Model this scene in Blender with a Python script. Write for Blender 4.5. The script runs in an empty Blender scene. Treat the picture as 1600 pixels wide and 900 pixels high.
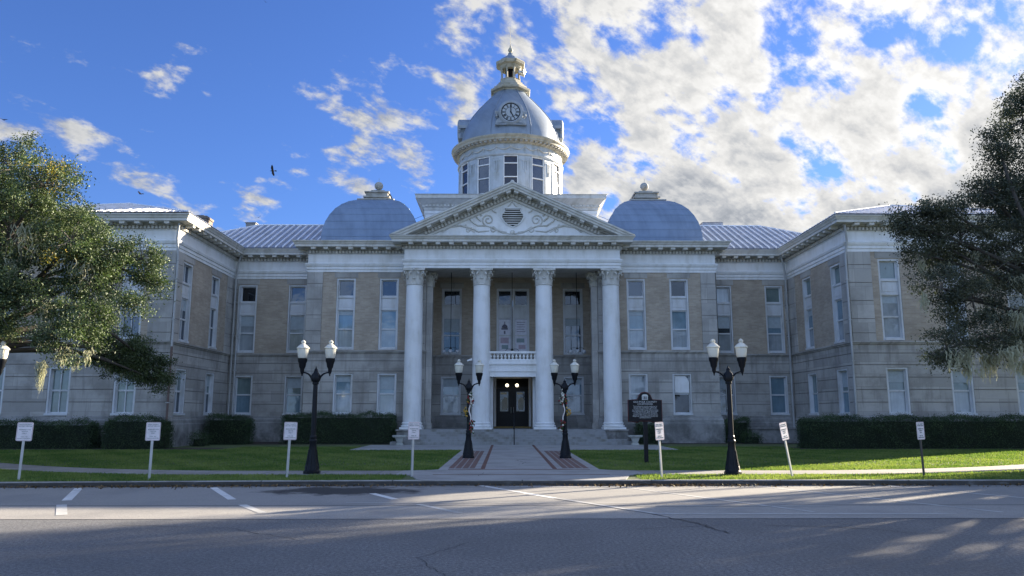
import bpy, math, random
import numpy as np
from mathutils import Vector, Matrix
R = math.radians
C = bpy.context.scene.collection
SC = bpy.context.scene
random.seed(7)
PI = math.pi

# ------------------------------------------------------------------ camera, sky, sun, exposure
SUN_AZ = 54.0      # degrees from +Y towards +X
SUN_EL = 16.7
cam_d = bpy.data.cameras.new('camera'); cam = bpy.data.objects.new('camera', cam_d); C.objects.link(cam)
cam_d.sensor_width = 36; cam_d.lens = 27.0; cam_d.clip_end = 5000
cam.location = (-0.4, 0, 1.65)
cam.rotation_euler = (R(90 + 9.37), 0, -R(0.525))
SC.camera = cam
SC.view_settings.view_transform = 'Standard'
SC.view_settings.look = 'None'
SC.view_settings.exposure = 2.0
SC.view_settings.gamma = 1
SC.cycles.max_bounces = 6; SC.cycles.transparent_max_bounces = 8

sun_d = bpy.data.lights.new('sun', 'SUN'); sun = bpy.data.objects.new('sun', sun_d); C.objects.link(sun)
sun_d.energy = 5.0; sun_d.angle = R(0.5); sun_d.color = (1.0, 0.86, 0.66)
sdir = Vector((math.sin(R(SUN_AZ)) * math.cos(R(SUN_EL)), math.cos(R(SUN_AZ)) * math.cos(R(SUN_EL)), math.sin(R(SUN_EL))))
sun.rotation_euler = sdir.to_track_quat('Z', 'Y').to_euler()


class NT:
    """small helper for building node trees"""
    def __init__(s, tree): s.t = tree; s.n = tree.nodes; s.l = tree.links
    def add(s, typ, **kw):
        n = s.n.new(typ)
        for k, v in kw.items(): setattr(n, k, v)
        return n
    def put(s, sock, v):
        if isinstance(v, bpy.types.NodeSocket): s.l.new(v, sock)
        elif v is not None:
            if hasattr(sock.default_value, '__len__'):
                v = tuple(v)
                if len(sock.default_value) == 4 and len(v) == 3: v = v + (1,)
                sock.default_value = v
            else: sock.default_value = v
    def math(s, op, a, b=None, c=None, clamp=False):
        n = s.add('ShaderNodeMath', operation=op, use_clamp=clamp)
        s.put(n.inputs[0], a); s.put(n.inputs[1], b); s.put(n.inputs[2], c)
        return n.outputs[0]
    def vmath(s, op, a, b=None, out=0):
        n = s.add('ShaderNodeVectorMath', operation=op)
        s.put(n.inputs[0], a); s.put(n.inputs[1], b)
        return n.outputs[out]
    def noise(s, vec, scale, detail=4, rough=0.55, dist=0.0, lac=2.0):
        n = s.add('ShaderNodeTexNoise')
        s.put(n.inputs['Vector'], vec); n.inputs['Scale'].default_value = scale
        n.inputs['Detail'].default_value = detail; n.inputs['Roughness'].default_value = rough
        n.inputs['Distortion'].default_value = dist; n.inputs['Lacunarity'].default_value = lac
        return n.outputs['Fac']
    def ramp(s, v, a, b, lo=0.0, hi=1.0, smooth=True):
        n = s.add('ShaderNodeMapRange'); n.interpolation_type = 'SMOOTHSTEP' if smooth else 'LINEAR'
        n.clamp = True
        s.put(n.inputs[0], v)
        for i, x in enumerate((a, b, lo, hi)): n.inputs[i + 1].default_value = x
        return n.outputs[0]
    def mix(s, f, a, b):
        n = s.add('ShaderNodeMix', data_type='RGBA')
        s.put(n.inputs[0], f); s.put(n.inputs[6], a); s.put(n.inputs[7], b)
        return n.outputs[2]
    def sep(s, v):
        n = s.add('ShaderNodeSeparateXYZ'); s.put(n.inputs[0], v); return n.outputs
    def comb(s, x, y, z):
        n = s.add('ShaderNodeCombineXYZ')
        for i, v in enumerate((x, y, z)): s.put(n.inputs[i], v)
        return n.outputs[0]


def build_world():
    w = bpy.data.worlds.new('World'); SC.world = w; w.use_nodes = True
    k = NT(w.node_tree); k.n.clear()
    out = k.add('ShaderNodeOutputWorld'); bg = k.add('ShaderNodeBackground')
    sky = k.add('ShaderNodeTexSky'); sky.sky_type = 'NISHITA'; sky.sun_disc = False
    sky.sun_elevation = R(SUN_EL); sky.sun_rotation = R(SUN_AZ)
    sky.air_density = 1.0; sky.dust_density = 0.25; sky.ozone_density = 3.0; sky.altitude = 0
    tc = k.add('ShaderNodeTexCoord'); d = k.vmath('NORMALIZE', tc.outputs['Generated'])
    x, y, z = k.sep(d)
    zz = k.math('ADD', k.math('MAXIMUM', z, 0.0), 0.50)
    px = k.math('DIVIDE', x, zz); py = k.math('DIVIDE', y, zz)
    # cloud sheet seen in perspective, streets of cloud run towards the right and away
    a = R(38)
    u = k.math('ADD', k.math('MULTIPLY', px, math.cos(a)), k.math('MULTIPLY', py, math.sin(a)))
    v = k.math('SUBTRACT', k.math('MULTIPLY', py, math.cos(a)), k.math('MULTIPLY', px, math.sin(a)))
    p = k.comb(k.math('MULTIPLY', u, 0.85), k.math('MULTIPLY', v, 1.2), 3.7)
    n1 = k.noise(p, 12.5, 14, 0.60, 0.10)
    n2 = k.noise(p, 4.4, 3, 0.5)
    dens = k.math('ADD', k.math('MULTIPLY', n1, 0.72), k.math('MULTIPLY', n2, 0.28))
    # coverage: a broad field of cloud in the right half, scattered small clouds elsewhere
    az = k.math('DIVIDE', x, k.math('MAXIMUM', y, 0.05))
    front = k.ramp(y, -0.1, 0.2)
    cov = k.math('MULTIPLY', k.ramp(az, -0.04, 0.11, 0.0, 0.168), front)
    blobs = [((-0.19, 0.915, 0.35), .085, .19), ((-0.229, 0.908, 0.350), .045, .14), ((-0.115, 0.94, 0.325), .06, .19),
             ((-0.075, 0.918, 0.388), .065, .19), ((-0.190, 0.941, 0.275), .055, .17), ((-0.375, 0.895, 0.235), .07, .17),
             ((-0.310, 0.918, 0.243), .05, .19), ((-0.435, 0.857, 0.276), .045, .15), ((-0.462, 0.834, 0.302), .04, .12),
             ((-0.54, 0.78, 0.305), .05, .15), ((-0.008, 0.877, 0.480), .11, .22), ((-0.25, 0.91, 0.33), .04, .15),
             ((-0.36, 0.889, 0.282), .05, .13), ((-0.30, 0.85, 0.42), .02, .10), ((0.05, 0.93, 0.36), .09, .18), ((-0.06, .96, .27), .05, .16)]
    for c, r, amp in blobs:
        dist = k.vmath('DISTANCE', d, c, 1)
        cov = k.math('MAXIMUM', cov, k.ramp(dist, r * 1.3, r * 0.1, 0.0, amp * 0.60))
    cov = k.math('ADD', cov, k.ramp(y, 0.05, -0.25, 0.0, 0.13))  # extra unseen cloud behind the camera, added to fill the shaded front
    low = k.ramp(z, 0.38, 0.24, 0.0, 0.085)
    cov = k.math('ADD', cov, k.math('MULTIPLY', low, k.ramp(az, 0.0, 0.3)))
    t = k.math('ADD', dens, cov)
    mask = k.ramp(t, 0.575, 0.685)
    thick = k.ramp(t, 0.64, 0.80)
    # light on the cloud: thick bases grey, rims and the side near the sun bright
    ps = k.vmath('ADD', p, (0.013, 0.005, 0.0))
    n3 = k.noise(ps, 12.5, 14, 0.60, 0.10)
    relief = k.ramp(k.math('SUBTRACT', n1, n3), -0.07, 0.07, -0.16, 0.16, False)
    sunny = k.ramp(k.vmath('DOT_PRODUCT', d, tuple(sdir), 1), 0.45, 0.98, 0.0, 1.0)
    lo2 = k.ramp(z, 0.40, 0.24, 0.10, 0.42)
    lum = k.math('SUBTRACT', 0.62, k.math('MULTIPLY', thick, k.math('MULTIPLY', lo2, 0.6)))
    lum = k.math('ADD', lum, k.math('MULTIPLY', relief, 0.8))
    lum = k.math('ADD', lum, k.math('MULTIPLY', sunny, k.math('SUBTRACT', 0.42, k.math('MULTIPLY', thick, 0.12))))
    ccol = k.mix(k.ramp(lum, 0.3, 0.9), (0.84, 0.92, 1.06), (1.02, 1.01, 0.99))
    ccol = k.mix(k.ramp(y, 0.0, -0.3), ccol, (0.80, 1.08, 1.58))  # the added rear cloud is tinted blue and brightened as fill light
    lum = k.math('ADD', lum, k.ramp(y, 0.0, -0.3, 0.0, 0.50))
    cl = k.vmath('SCALE', ccol); k.put(cl.node.inputs['Scale'], k.math('MAXIMUM', lum, 0.2))
    cl2 = k.vmath('SCALE', cl); k.put(cl2.node.inputs['Scale'], CLOUD)
    skyc = k.vmath('MULTIPLY', sky.outputs[0], SKYTINT)
    skyc = k.vmath('MULTIPLY', skyc, k.mix(k.ramp(z, 0.08, 0.5, 0, 1, False), (0.92, 0.94, 0.95), (1.0, 1.0, 1.0)))
    col = k.mix(mask, skyc, cl2)
    k.put(bg.inputs[0], col); bg.inputs[1].default_value = SKY
    k.l.new(bg.outputs[0], out.inputs[0])

SKY = 0.05
CLOUD = 4.8
SKYTINT = (0.53, 0.68, 1.11)
build_world()

# ------------------------------------------------------------------ mesh helper
class MB:
    def __init__(s): s.v = []; s.f = []; s.m = []; s.mi = 0
    def add(s, vs, fs, mi=None):
        o = len(s.v); s.v += [tuple(p) for p in vs]
        for f in fs: s.f.append([o + i for i in f]); s.m.append(s.mi if mi is None else mi)
    def box(s, x0, x1, y0, y1, z0, z1, mi=None, M=None):
        vs = [(x, y, z) for x in (x0, x1) for y in (y0, y1) for z in (z0, z1)]
        if M is not None: vs = [M @ Vector(p) for p in vs]
        s.add(vs, [(0, 1, 3, 2), (4, 6, 7, 5), (0, 4, 5, 1), (2, 3, 7, 6), (0, 2, 6, 4), (1, 5, 7, 3)], mi)
    def frustum(s, cx, cy, z0, z1, hx0, hy0, hx1, hy1, mi=None):
        vs = [(cx + sx * hx, cy + sy * hy, z) for z, hx, hy in ((z0, hx0, hy0), (z1, hx1, hy1)) for sx, sy in ((-1, -1), (1, -1), (1, 1), (-1, 1))]
        s.add(vs, [(3, 2, 1, 0), (4, 5, 6, 7)] + [(i, (i + 1) % 4, 4 + (i + 1) % 4, 4 + i) for i in range(4)], mi)
    def lathe(s, prof, cx=0, cy=0, n=24, mi=None, a0=0.0, cap=True, M=None):
        vs = []
        for r, z in prof:
            for i in range(n):
                a = a0 + 2 * PI * i / n
                p = Vector((cx + r * math.cos(a), cy + r * math.sin(a), z))
                vs.append(M @ p if M is not None else p)
        fs = []
        for j in range(len(prof) - 1):
            for i in range(n):
                k = (i + 1) % n
                fs.append((j * n + i, j * n + k, (j + 1) * n + k, (j + 1) * n + i))
        if cap:
            fs.append(tuple(range(n - 1, -1, -1))); fs.append(tuple((len(prof) - 1) * n + i for i in range(n)))
        s.add(vs, fs, mi)
    def tube(s, pts, r, n=8, mi=None, r1=None, cap=True):
        pts = [Vector(p) for p in pts]; N = len(pts)
        rs = r if isinstance(r, (list, tuple)) else [r + ((r1 if r1 is not None else r) - r) * i / max(1, N - 1) for i in range(N)]
        vs = []; up = Vector((0, 0, 1))
        t0 = (pts[1] - pts[0]).normalized()
        if abs(t0.dot(up)) > 0.95: up = Vector((0, 1, 0))
        a = t0.cross(up).normalized()
        for i, p in enumerate(pts):
            t = (pts[min(i + 1, N - 1)] - pts[max(i - 1, 0)]).normalized()
            a = (a - t * a.dot(t)).normalized(); b = t.cross(a)
            for k in range(n):
                an = 2 * PI * k / n
                vs.append(p + (a * math.cos(an) + b * math.sin(an)) * rs[i])
        fs = [(i * n + k, i * n + (k + 1) % n, (i + 1) * n + (k + 1) % n, (i + 1) * n + k) for i in range(N - 1) for k in range(n)]
        if cap:
            fs.append(tuple(range(n - 1, -1, -1))); fs.append(tuple((N - 1) * n + k for k in range(n)))
        s.add(vs, fs, mi)
    def sphere(s, c, r, n=12, mi=None, sz=1.0):
        c = Vector(c); m = max(4, n // 2)
        prof = [(max(1e-4, r * math.sin(PI * j / m)), c.z - r * sz * math.cos(PI * j / m)) for j in range(m + 1)]
        s.lathe(prof, c.x, c.y, n, mi)
    def prism(s, poly, z0, z1, M=None, mi=None):
        """poly in xy, extruded in z, optional matrix"""
        n = len(poly)
        vs = [Vector((x, y, z)) for z in (z0, z1) for x, y in poly]
        if M is not None: vs = [M @ p for p in vs]
        s.add(vs, [tuple(range(n - 1, -1, -1)), tuple(range(n, 2 * n))] + [(i, (i + 1) % n, n + (i + 1) % n, n + i) for i in range(n)], mi)
    def sweep(s, path, prof, mi=None):
        """closed profile (offset outward, z) along an open xy path; outward is to the right of travel"""
        P = [Vector(p) for p in path]; N = len(P); k = len(prof); vs = []
        nr = []
        for i in range(N - 1):
            d = (P[i + 1] - P[i]).normalized(); nr.append(Vector((d.y, -d.x)))
        for i, p in enumerate(P):
            if i == 0: m = nr[0]
            elif i == N - 1: m = nr[-1]
            else: m = (nr[i - 1] + nr[i]) / (1 + nr[i - 1].dot(nr[i]))
            for o, z in prof: vs.append((p.x + m.x * o, p.y + m.y * o, z))
        fs = [(i * k + j, i * k + (j + 1) % k, (i + 1) * k + (j + 1) % k, (i + 1) * k + j) for i in range(N - 1) for j in range(k)]
        fs += [tuple(range(k - 1, -1, -1)), tuple((N - 1) * k + j for j in range(k))]
        s.add(vs, fs, mi)
    def build(s, name, mats, parent=None, smooth=None, label=None, M=None):
        me = bpy.data.meshes.new(name)
        vs = s.v if M is None else [tuple(M @ Vector(p)) for p in s.v]
        me.from_pydata(vs, [], s.f)
        if not isinstance(mats, (list, tuple)): mats = [mats]
        for m in mats: me.materials.append(m)
        me.polygons.foreach_set('material_index', s.m)
        me.update()
        import bmesh
        bm = bmesh.new(); bm.from_mesh(me); bmesh.ops.recalc_face_normals(bm, faces=bm.faces); bm.to_mesh(me); bm.free()
        if smooth:
            me.polygons.foreach_set('use_smooth', [True] * len(me.polygons))
            me.set_sharp_from_angle(angle=R(smooth))
        o = bpy.data.objects.new(name, me); C.objects.link(o)
        if parent is not None: o.parent = parent
        if label: o['label'] = label
        return o


def tag(o, label=None, cat=None, group=None, kind=None):
    for k, v in (('label', label), ('category', cat), ('group', group), ('kind', kind)):
        if v: o[k] = v
    return o
def thing(name, label, cat, loc=(0, 0, 0), rz=0.0, group=None):
    o = bpy.data.objects.new(name, None); C.objects.link(o); o.empty_display_size = 0.3
    o.location = loc; o.rotation_euler = (0, 0, rz)
    return tag(o, label, cat, group)
def copy_tree(o, parent=None):
    c = o.copy(); C.objects.link(c); c.parent = parent
    for ch in list(o.children): copy_tree(ch, c)
    return c

# ------------------------------------------------------------------ materials
def mat(name, fn):
    m = bpy.data.materials.new(name); m.use_nodes = True
    k = NT(m.node_tree); b = k.n['Principled BSDF']; out = k.n['Material Output']
    tc = k.add('ShaderNodeTexCoord')
    fn(k, b, out, tc)
    return m
def bump(k, b, h, strength=0.3, dist=0.02):
    n = k.add('ShaderNodeBump'); n.inputs['Strength'].default_value = strength; n.inputs['Distance'].default_value = dist
    k.put(n.inputs['Height'], h); k.l.new(n.outputs[0], b.inputs['Normal'])
def wpos(k):
    return k.add('ShaderNodeNewGeometry').outputs['Position']

def paint(name, col, rough=0.55, dirt=0.15, scale=1.2, metallic=0.0, streak=True):
    def fn(k, b, out, tc):
        p = wpos(k); x, y, z = k.sep(p)
        n = k.noise(p, scale, 6, 0.6)
        if streak:
            s = k.noise(k.comb(k.math('MULTIPLY', k.math('ADD', x, y), 3.0), k.math('MULTIPLY', y, 0.4), k.math('MULTIPLY', z, 0.35)), 1.0, 4, 0.6)
            n = k.math('ADD', k.math('MULTIPLY', n, 0.5), k.math('MULTIPLY', s, 0.5))
        f = k.ramp(n, 0.42, 0.72)
        dcol = tuple(c * (1 - dirt * t) for c, t in zip(col, (1.5, 1.6, 1.9)))
        k.put(b.inputs['Base Color'], k.mix(f, col, dcol))
        b.inputs['Roughness'].default_value = rough; b.inputs['Metallic'].default_value = metallic
        bump(k, b, k.noise(p, 9, 4), 0.06, 0.02)
    return mat(name, fn)

def stone(name, col, dark, bw=1.9, bh=0.6, zoff=0.0, mortar=0.010):
    def fn(k, b, out, tc):
        p = wpos(k); x, y, z = k.sep(p)
        br = k.add('ShaderNodeTexBrick'); br.offset = 0.5
        k.put(br.inputs['Vector'], k.comb(k.math('ADD', x, y), k.math('ADD', z, zoff), 0.0))
        br.inputs['Scale'].default_value = 1.0; br.inputs['Brick Width'].default_value = bw; br.inputs['Row Height'].default_value = bh
        br.inputs['Mortar Size'].default_value = mortar; br.inputs['Mortar Smooth'].default_value = 0.3
        br.inputs['Bias'].default_value = 0.0
        br.inputs['Color1'].default_value = (*[c * 1.10 for c in col], 1); br.inputs['Color2'].default_value = (*[c * 0.78 for c in col], 1)
        br.inputs['Mortar'].default_value = (*[c * 0.72 for c in col], 1)
        n = k.noise(p, 0.55, 8, 0.65)
        st = k.noise(k.comb(k.math('MULTIPLY', k.math('ADD', x, y), 2.2), 0.0, k.math('MULTIPLY', z, 0.30)), 1.0, 5, 0.65)
        c = k.mix(k.ramp(n, 0.42, 0.70, 0, 0.7), br.outputs['Color'], dark)
        c = k.mix(k.ramp(st, 0.50, 0.70, 0, 0.6), c, dark)
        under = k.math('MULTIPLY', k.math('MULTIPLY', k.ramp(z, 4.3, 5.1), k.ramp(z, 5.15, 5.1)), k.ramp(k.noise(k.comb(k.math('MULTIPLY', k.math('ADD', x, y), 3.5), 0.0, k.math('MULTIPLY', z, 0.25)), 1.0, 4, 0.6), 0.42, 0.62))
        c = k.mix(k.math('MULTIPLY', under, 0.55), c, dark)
        base = k.math('MULTIPLY', k.ramp(z, 2.1, 0.3), k.ramp(k.noise(p, 1.1, 6, 0.7), 0.35, 0.65))
        c = k.mix(k.math('MULTIPLY', base, 0.7), c, tuple(d * 0.5 for d in dark))
        k.put(b.inputs['Base Color'], c); b.inputs['Roughness'].default_value = 0.85
        bump(k, b, k.math('ADD', k.math('MULTIPLY', br.outputs['Fac'], -0.5), k.noise(p, 14, 5)), 0.25, 0.02)
    return mat(name, fn)

def brick(name, c1, c2, mortar):
    def fn(k, b, out, tc):
        p = wpos(k); x, y, z = k.sep(p)
        br = k.add('ShaderNodeTexBrick')
        k.put(br.inputs['Vector'], k.comb(k.math('ADD', x, y), z, 0.0))
        br.inputs['Scale'].default_value = 1.0; br.inputs['Brick Width'].default_value = 0.30; br.inputs['Row Height'].default_value = 0.088
        br.inputs['Mortar Size'].default_value = 0.008
        br.inputs['Color1'].default_value = (*c1, 1); br.inputs['Color2'].default_value = (*c2, 1); br.inputs['Mortar'].default_value = (*mortar, 1)
        n = k.noise(p, 0.8, 7, 0.65)
        st = k.noise(k.comb(k.math('MULTIPLY', k.math('ADD', x, y), 1.0), 0.0, k.math('MULTIPLY', z, 4.0)), 1.3, 5, 0.7)
        c = k.mix(k.ramp(n, 0.35, 0.70, 0, 0.5), br.outputs['Color'], tuple(v * 0.62 for v in c2))
        c = k.mix(k.ramp(st, 0.50, 0.72, 0, 0.30), c, tuple(min(1, v * 1.35) for v in c1))
        k.put(b.inputs['Base Color'], c); b.inputs['Roughness'].default_value = 0.88
        bump(k, b, k.math('ADD', k.math('MULTIPLY', br.outputs['Fac'], -0.6), k.noise(p, 20, 4)), 0.3, 0.012)
    return mat(name, fn)

def glassy(name, col, gloss=0.22, rough=0.04, wob=0.004):
    """old sash glass over a drawn blind (or a dark room)"""
    def fn(k, b, out, tc):
        p = wpos(k)
        df = k.add('ShaderNodeBsdfDiffuse'); gl = k.add('ShaderNodeBsdfGlossy'); gl.inputs['Roughness'].default_value = rough
        n = k.noise(p, 0.9, 4, 0.6)
        x, y, z = k.sep(p)
        fold = k.noise(k.comb(k.math('MULTIPLY', k.math('ADD', x, y), 9.0), 0.0, k.math('MULTIPLY', z, 0.5)), 1.0, 3, 0.5)
        cc = k.mix(k.ramp(n, 0.35, 0.7), tuple(c * 0.70 for c in col), col)
        k.put(df.inputs[0], k.mix(k.ramp(fold, 0.4, 0.65, 0, 0.35), cc, tuple(c * 0.6 for c in col)))
        gl.inputs[0].default_value = (0.85, 0.92, 1.0, 1)
        bn = k.add('ShaderNodeBump'); bn.inputs['Strength'].default_value = 1.0; bn.inputs['Distance'].default_value = wob
        k.put(bn.inputs['Height'], k.noise(p, 1.6, 2, 0.5)); k.l.new(bn.outputs[0], gl.inputs['Normal'])
        fr = k.add('ShaderNodeFresnel'); fr.inputs[0].default_value = 1.5
        mx = k.add('ShaderNodeMixShader'); k.put(mx.inputs[0], k.math('ADD', fr.outputs[0], gloss * 0.35, clamp=True))
        k.l.new(df.outputs[0], mx.inputs[1]); k.l.new(gl.outputs[0], mx.inputs[2]); k.l.new(mx.outputs[0], out.inputs[0])
    return mat(name, fn)

def plain(name, col, rough=0.6, metallic=0.0, emit=0.0, ecol=None):
    def fn(k, b, out, tc):
        n = k.noise(wpos(k), 6.0, 4)
        k.put(b.inputs['Base Color'], k.mix(k.ramp(n, 0.3, 0.7), tuple(c * 0.85 for c in col), col))
        b.inputs['Roughness'].default_value = rough; b.inputs['Metallic'].default_value = metallic
        if max(col) < 0.05: b.inputs['Specular IOR Level'].default_value = 0.18
        if emit:
            b.inputs['Emission Color'].default_value = (*(ecol or col), 1); b.inputs['Emission Strength'].default_value = emit
    return mat(name, fn)

def metal_sheet(name, col, metallic=0.55, rough=0.42, seam=None, axis='z'):
    def fn(k, b, out, tc):
        p = wpos(k); x, y, z = k.sep(p)
        n = k.noise(p, 0.9, 6, 0.6)
        st = k.noise(k.comb(k.math('MULTIPLY', k.math('ADD', x, k.math('MULTIPLY', y, 0.6)), 2.5), 0.0, k.math('MULTIPLY', z, 0.5)), 1.0, 5, 0.65)
        f = k.math('ADD', k.math('MULTIPLY', n, 0.5), k.math('MULTIPLY', st, 0.5))
        c = k.mix(k.ramp(f, 0.38, 0.66), tuple(v * 1.08 for v in col), tuple(v * 0.84 for v in col))
        k.put(b.inputs['Base Color'], c)
        k.put(b.inputs['Roughness'], k.ramp(f, 0.3, 0.7, rough, rough + 0.18))
        b.inputs['Metallic'].default_value = metallic
        bump(k, b, k.noise(p, 2.2, 4), 0.15, 0.03)
    return mat(name, fn)

def leafmat(name, a, b_, trans=0.28, yellow=None):
    def fn(k, b, out, tc):
        at = k.add('ShaderNodeAttribute'); at.attribute_name = 'tint'
        t = at.outputs['Fac']
        c = k.mix(t, a, b_)
        if yellow: c = k.mix(k.ramp(t, 1.5, 1.6), c, yellow)
        df = k.add('ShaderNodeBsdfDiffuse'); k.put(df.inputs[0], c)
        tr = k.add('ShaderNodeBsdfTranslucent'); k.put(tr.inputs[0], k.vmath('MULTIPLY', c, (1.25, 1.45, 0.7)))
        gl = k.add('ShaderNodeBsdfGlossy'); gl.inputs['Roughness'].default_value = 0.6; gl.inputs[0].default_value = (0.9, 0.95, 0.9, 1)
        m1 = k.add('ShaderNodeMixShader'); m1.inputs[0].default_value = trans
        k.l.new(df.outputs[0], m1.inputs[1]); k.l.new(tr.outputs[0], m1.inputs[2])
        m2 = k.add('ShaderNodeMixShader'); m2.inputs[0].default_value = 0.045
        k.l.new(m1.outputs[0], m2.inputs[1]); k.l.new(gl.outputs[0], m2.inputs[2]); k.l.new(m2.outputs[0], out.inputs[0])
    return mat(name, fn)

WHITE = paint('white_paint', (0.78, 0.79, 0.79), 0.5, 0.14)
WINP = paint('window_paint', (0.60, 0.62, 0.64), 0.5, 0.2)
TRIM = paint('cream_trim', (0.62, 0.61, 0.57), 0.6, 0.22, 2.0)
TRIMD = paint('weathered_trim', (0.42, 0.41, 0.38), 0.7, 0.3, 2.4)
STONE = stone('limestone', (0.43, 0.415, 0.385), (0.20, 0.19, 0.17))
STONE2 = stone('limestone_ashlar', (0.45, 0.435, 0.405), (0.25, 0.24, 0.22), 0.95, 0.9, 0.2, 0.012)
BASEST = stone('limestone_base', (0.34, 0.335, 0.32), (0.15, 0.15, 0.14), 1.6, 2.0, 0.4, 0.004)
BRICK = brick('tan_brick', (0.47, 0.40, 0.315), (0.37, 0.31, 0.24), (0.42, 0.38, 0.33))
GROOVE = plain('groove_dark_stone', (0.22, 0.21, 0.20), 0.95)  # darker stone for the recessed joint lines
ROOF = metal_sheet('standing_seam_metal', (0.36, 0.38, 0.43), 0.4, 0.40)
SEAM = metal_sheet('seam_glint_white', (0.88, 0.88, 0.90), 0.0, 0.35)  # sun glints along the ribs painted in as near-white colour
DOMEM = metal_sheet('dome_metal', (0.25, 0.30, 0.37), 0.25, 0.42)
LANT = paint('lantern_weathered_paint', (0.43, 0.40, 0.32), 0.6, 0.35, 2.0)
SDOME = metal_sheet('side_dome_metal', (0.20, 0.27, 0.38), 0.15, 0.5)
DRUMM = paint('drum_metal_paint', (0.47, 0.51, 0.54), 0.5, 0.22, 1.6, 0.15)
CONC = paint('step_stone', (0.27, 0.275, 0.275), 0.8, 0.35, 1.2)
G_PALE = glassy('glass_pale_blind', (0.36, 0.40, 0.42), 0.14)
G_BLUE = glassy('glass_blue_blind', (0.20, 0.30, 0.36), 0.14)
G_GREEN = glassy('glass_green_blind', (0.19, 0.25, 0.24), 0.10)
G_DARK = glassy('glass_dark', (0.012, 0.014, 0.018), 0.09)
G_DIM = glassy('glass_dim', (0.045, 0.06, 0.075), 0.16)
G_DRUM = glassy('glass_drum', (0.035, 0.035, 0.055), 0.0, 0.06)
G_NAVY = glassy('glass_navy', (0.03, 0.045, 0.07), 0.16)
BLACK = plain('black_iron', (0.010, 0.012, 0.016), 0.4, 0.0)
DARK = plain('dark_void', (0.008, 0.008, 0.010), 0.8)
GALV = plain('galvanised_steel', (0.52, 0.53, 0.52), 0.45, 0.5)

# ------------------------------------------------------------------ ground, road, walks
def grid_sheet(name, poly, z, m, kind='structure'):
    mb = MB(); mb.add([(x, y, z) for x, y in poly], [tuple(range(len(poly)))])
    return tag(mb.build(name, m), kind=kind)

def m_asphalt():
    def fn(k, b, out, tc):
        p = wpos(k); x, y, z = k.sep(p)
        sp = k.math('ADD', k.math('MULTIPLY', k.noise(p, 75, 3, 0.75), 0.55), k.math('MULTIPLY', k.noise(p, 22, 3, 0.7), 0.45)); big = k.noise(p, 0.35, 6, 0.6)
        med = k.noise(k.comb(k.math('MULTIPLY', x, 0.5), k.math('MULTIPLY', y, 3), 0), 1.0, 5, 0.6)
        c = k.mix(k.ramp(sp, 0.36, 0.66), (0.055, 0.057, 0.060), (0.29, 0.29, 0.29))
        c = k.mix(k.ramp(big, 0.35, 0.7, 0, 0.45), c, (0.075, 0.077, 0.08))
        c = k.mix(k.ramp(med, 0.5, 0.75, 0, 0.25), c, (0.15, 0.15, 0.15))
        k.put(b.inputs['Base Color'], c); b.inputs['Roughness'].default_value = 0.82
        bump(k, b, k.noise(p, 70, 3, 0.7), 0.5, 0.012)
    return mat('asphalt', fn)
def m_lane():
    def fn(k, b, out, tc):
        p = wpos(k); x, y, z = k.sep(p)
        sp = k.noise(p, 60, 3, 0.7); big = k.noise(p, 0.6, 7, 0.62)
        c = k.mix(k.ramp(sp, 0.3, 0.72), (0.24, 0.23, 0.215), (0.42, 0.40, 0.37))
        c = k.mix(k.ramp(big, 0.42, 0.72, 0, 0.55), c, (0.20, 0.198, 0.192))
        # darker strip between kerb and the old joint at y = 14.6
        c = k.mix(k.ramp(y, 14.58, 14.62, 0, 0.30), c, (0.19, 0.19, 0.188))
        c = k.mix(k.math('MULTIPLY', k.ramp(y, 14.53, 14.56), k.ramp(y, 14.64, 14.61)), c, (0.09, 0.09, 0.09))
        # oily stain by the kerb left of the walk
        wob = k.math('MULTIPLY', k.math('SUBTRACT', k.noise(p, 1.6, 7, 0.7), 0.5), 2.6)
        dx = k.math('DIVIDE', k.math('ADD', x, 3.9), 1.35); dy = k.math('DIVIDE', k.math('SUBTRACT', y, 17.35), 0.75)
        rr = k.math('ADD', k.math('SQRT', k.math('ADD', k.math('MULTIPLY', dx, dx), k.math('MULTIPLY', dy, dy))), wob)
        c = k.mix(k.ramp(rr, 1.45, 0.85, 0, 0.95), c, (0.018, 0.018, 0.018))
        # damp dirt in the gutter
        g = k.math('MULTIPLY', k.ramp(y, 17.9, 18.5), k.ramp(k.noise(k.comb(k.math('MULTIPLY', x, 0.8), k.math('MULTIPLY', y, 4.0), 0), 1.4, 6, 0.7), 0.40, 0.62))
        c = k.mix(k.math('MULTIPLY', g, 0.75), c, (0.06, 0.055, 0.045))
        k.put(b.inputs['Base Color'], c); b.inputs['Roughness'].default_value = 0.85
        bump(k, b, k.noise(p, 60, 3, 0.7), 0.35, 0.01)
    return mat('worn_parking_asphalt', fn)
def m_concrete(name, col, dark, joint=None):
    def fn(k, b, out, tc):
        p = wpos(k); x, y, z = k.sep(p)
        n = k.noise(p, 0.9, 8, 0.65); f = k.noise(p, 30, 3)
        c = k.mix(k.ramp(n, 0.35, 0.72), col, dark)
        c = k.mix(k.ramp(f, 0.3, 0.7, 0, 0.25), c, tuple(v * 0.7 for v in dark))
        if joint:
            br = k.add('ShaderNodeTexBrick'); br.offset = 0.0
            k.put(br.inputs['Vector'], k.comb(k.math('ADD', x, joint[0] / 2), y, 0)); br.inputs['Scale'].default_value = 1
            br.inputs['Brick Width'].default_value = joint[0]; br.inputs['Row Height'].default_value = joint[1]
            br.inputs['Mortar Size'].default_value = 0.012
            c = k.mix(br.outputs['Fac'], c, tuple(v * 0.4 for v in dark))
        k.put(b.inputs['Base Color'], c); b.inputs['Roughness'].default_value = 0.88
        bump(k, b, f, 0.15, 0.01)
    return mat(name, fn)
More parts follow.
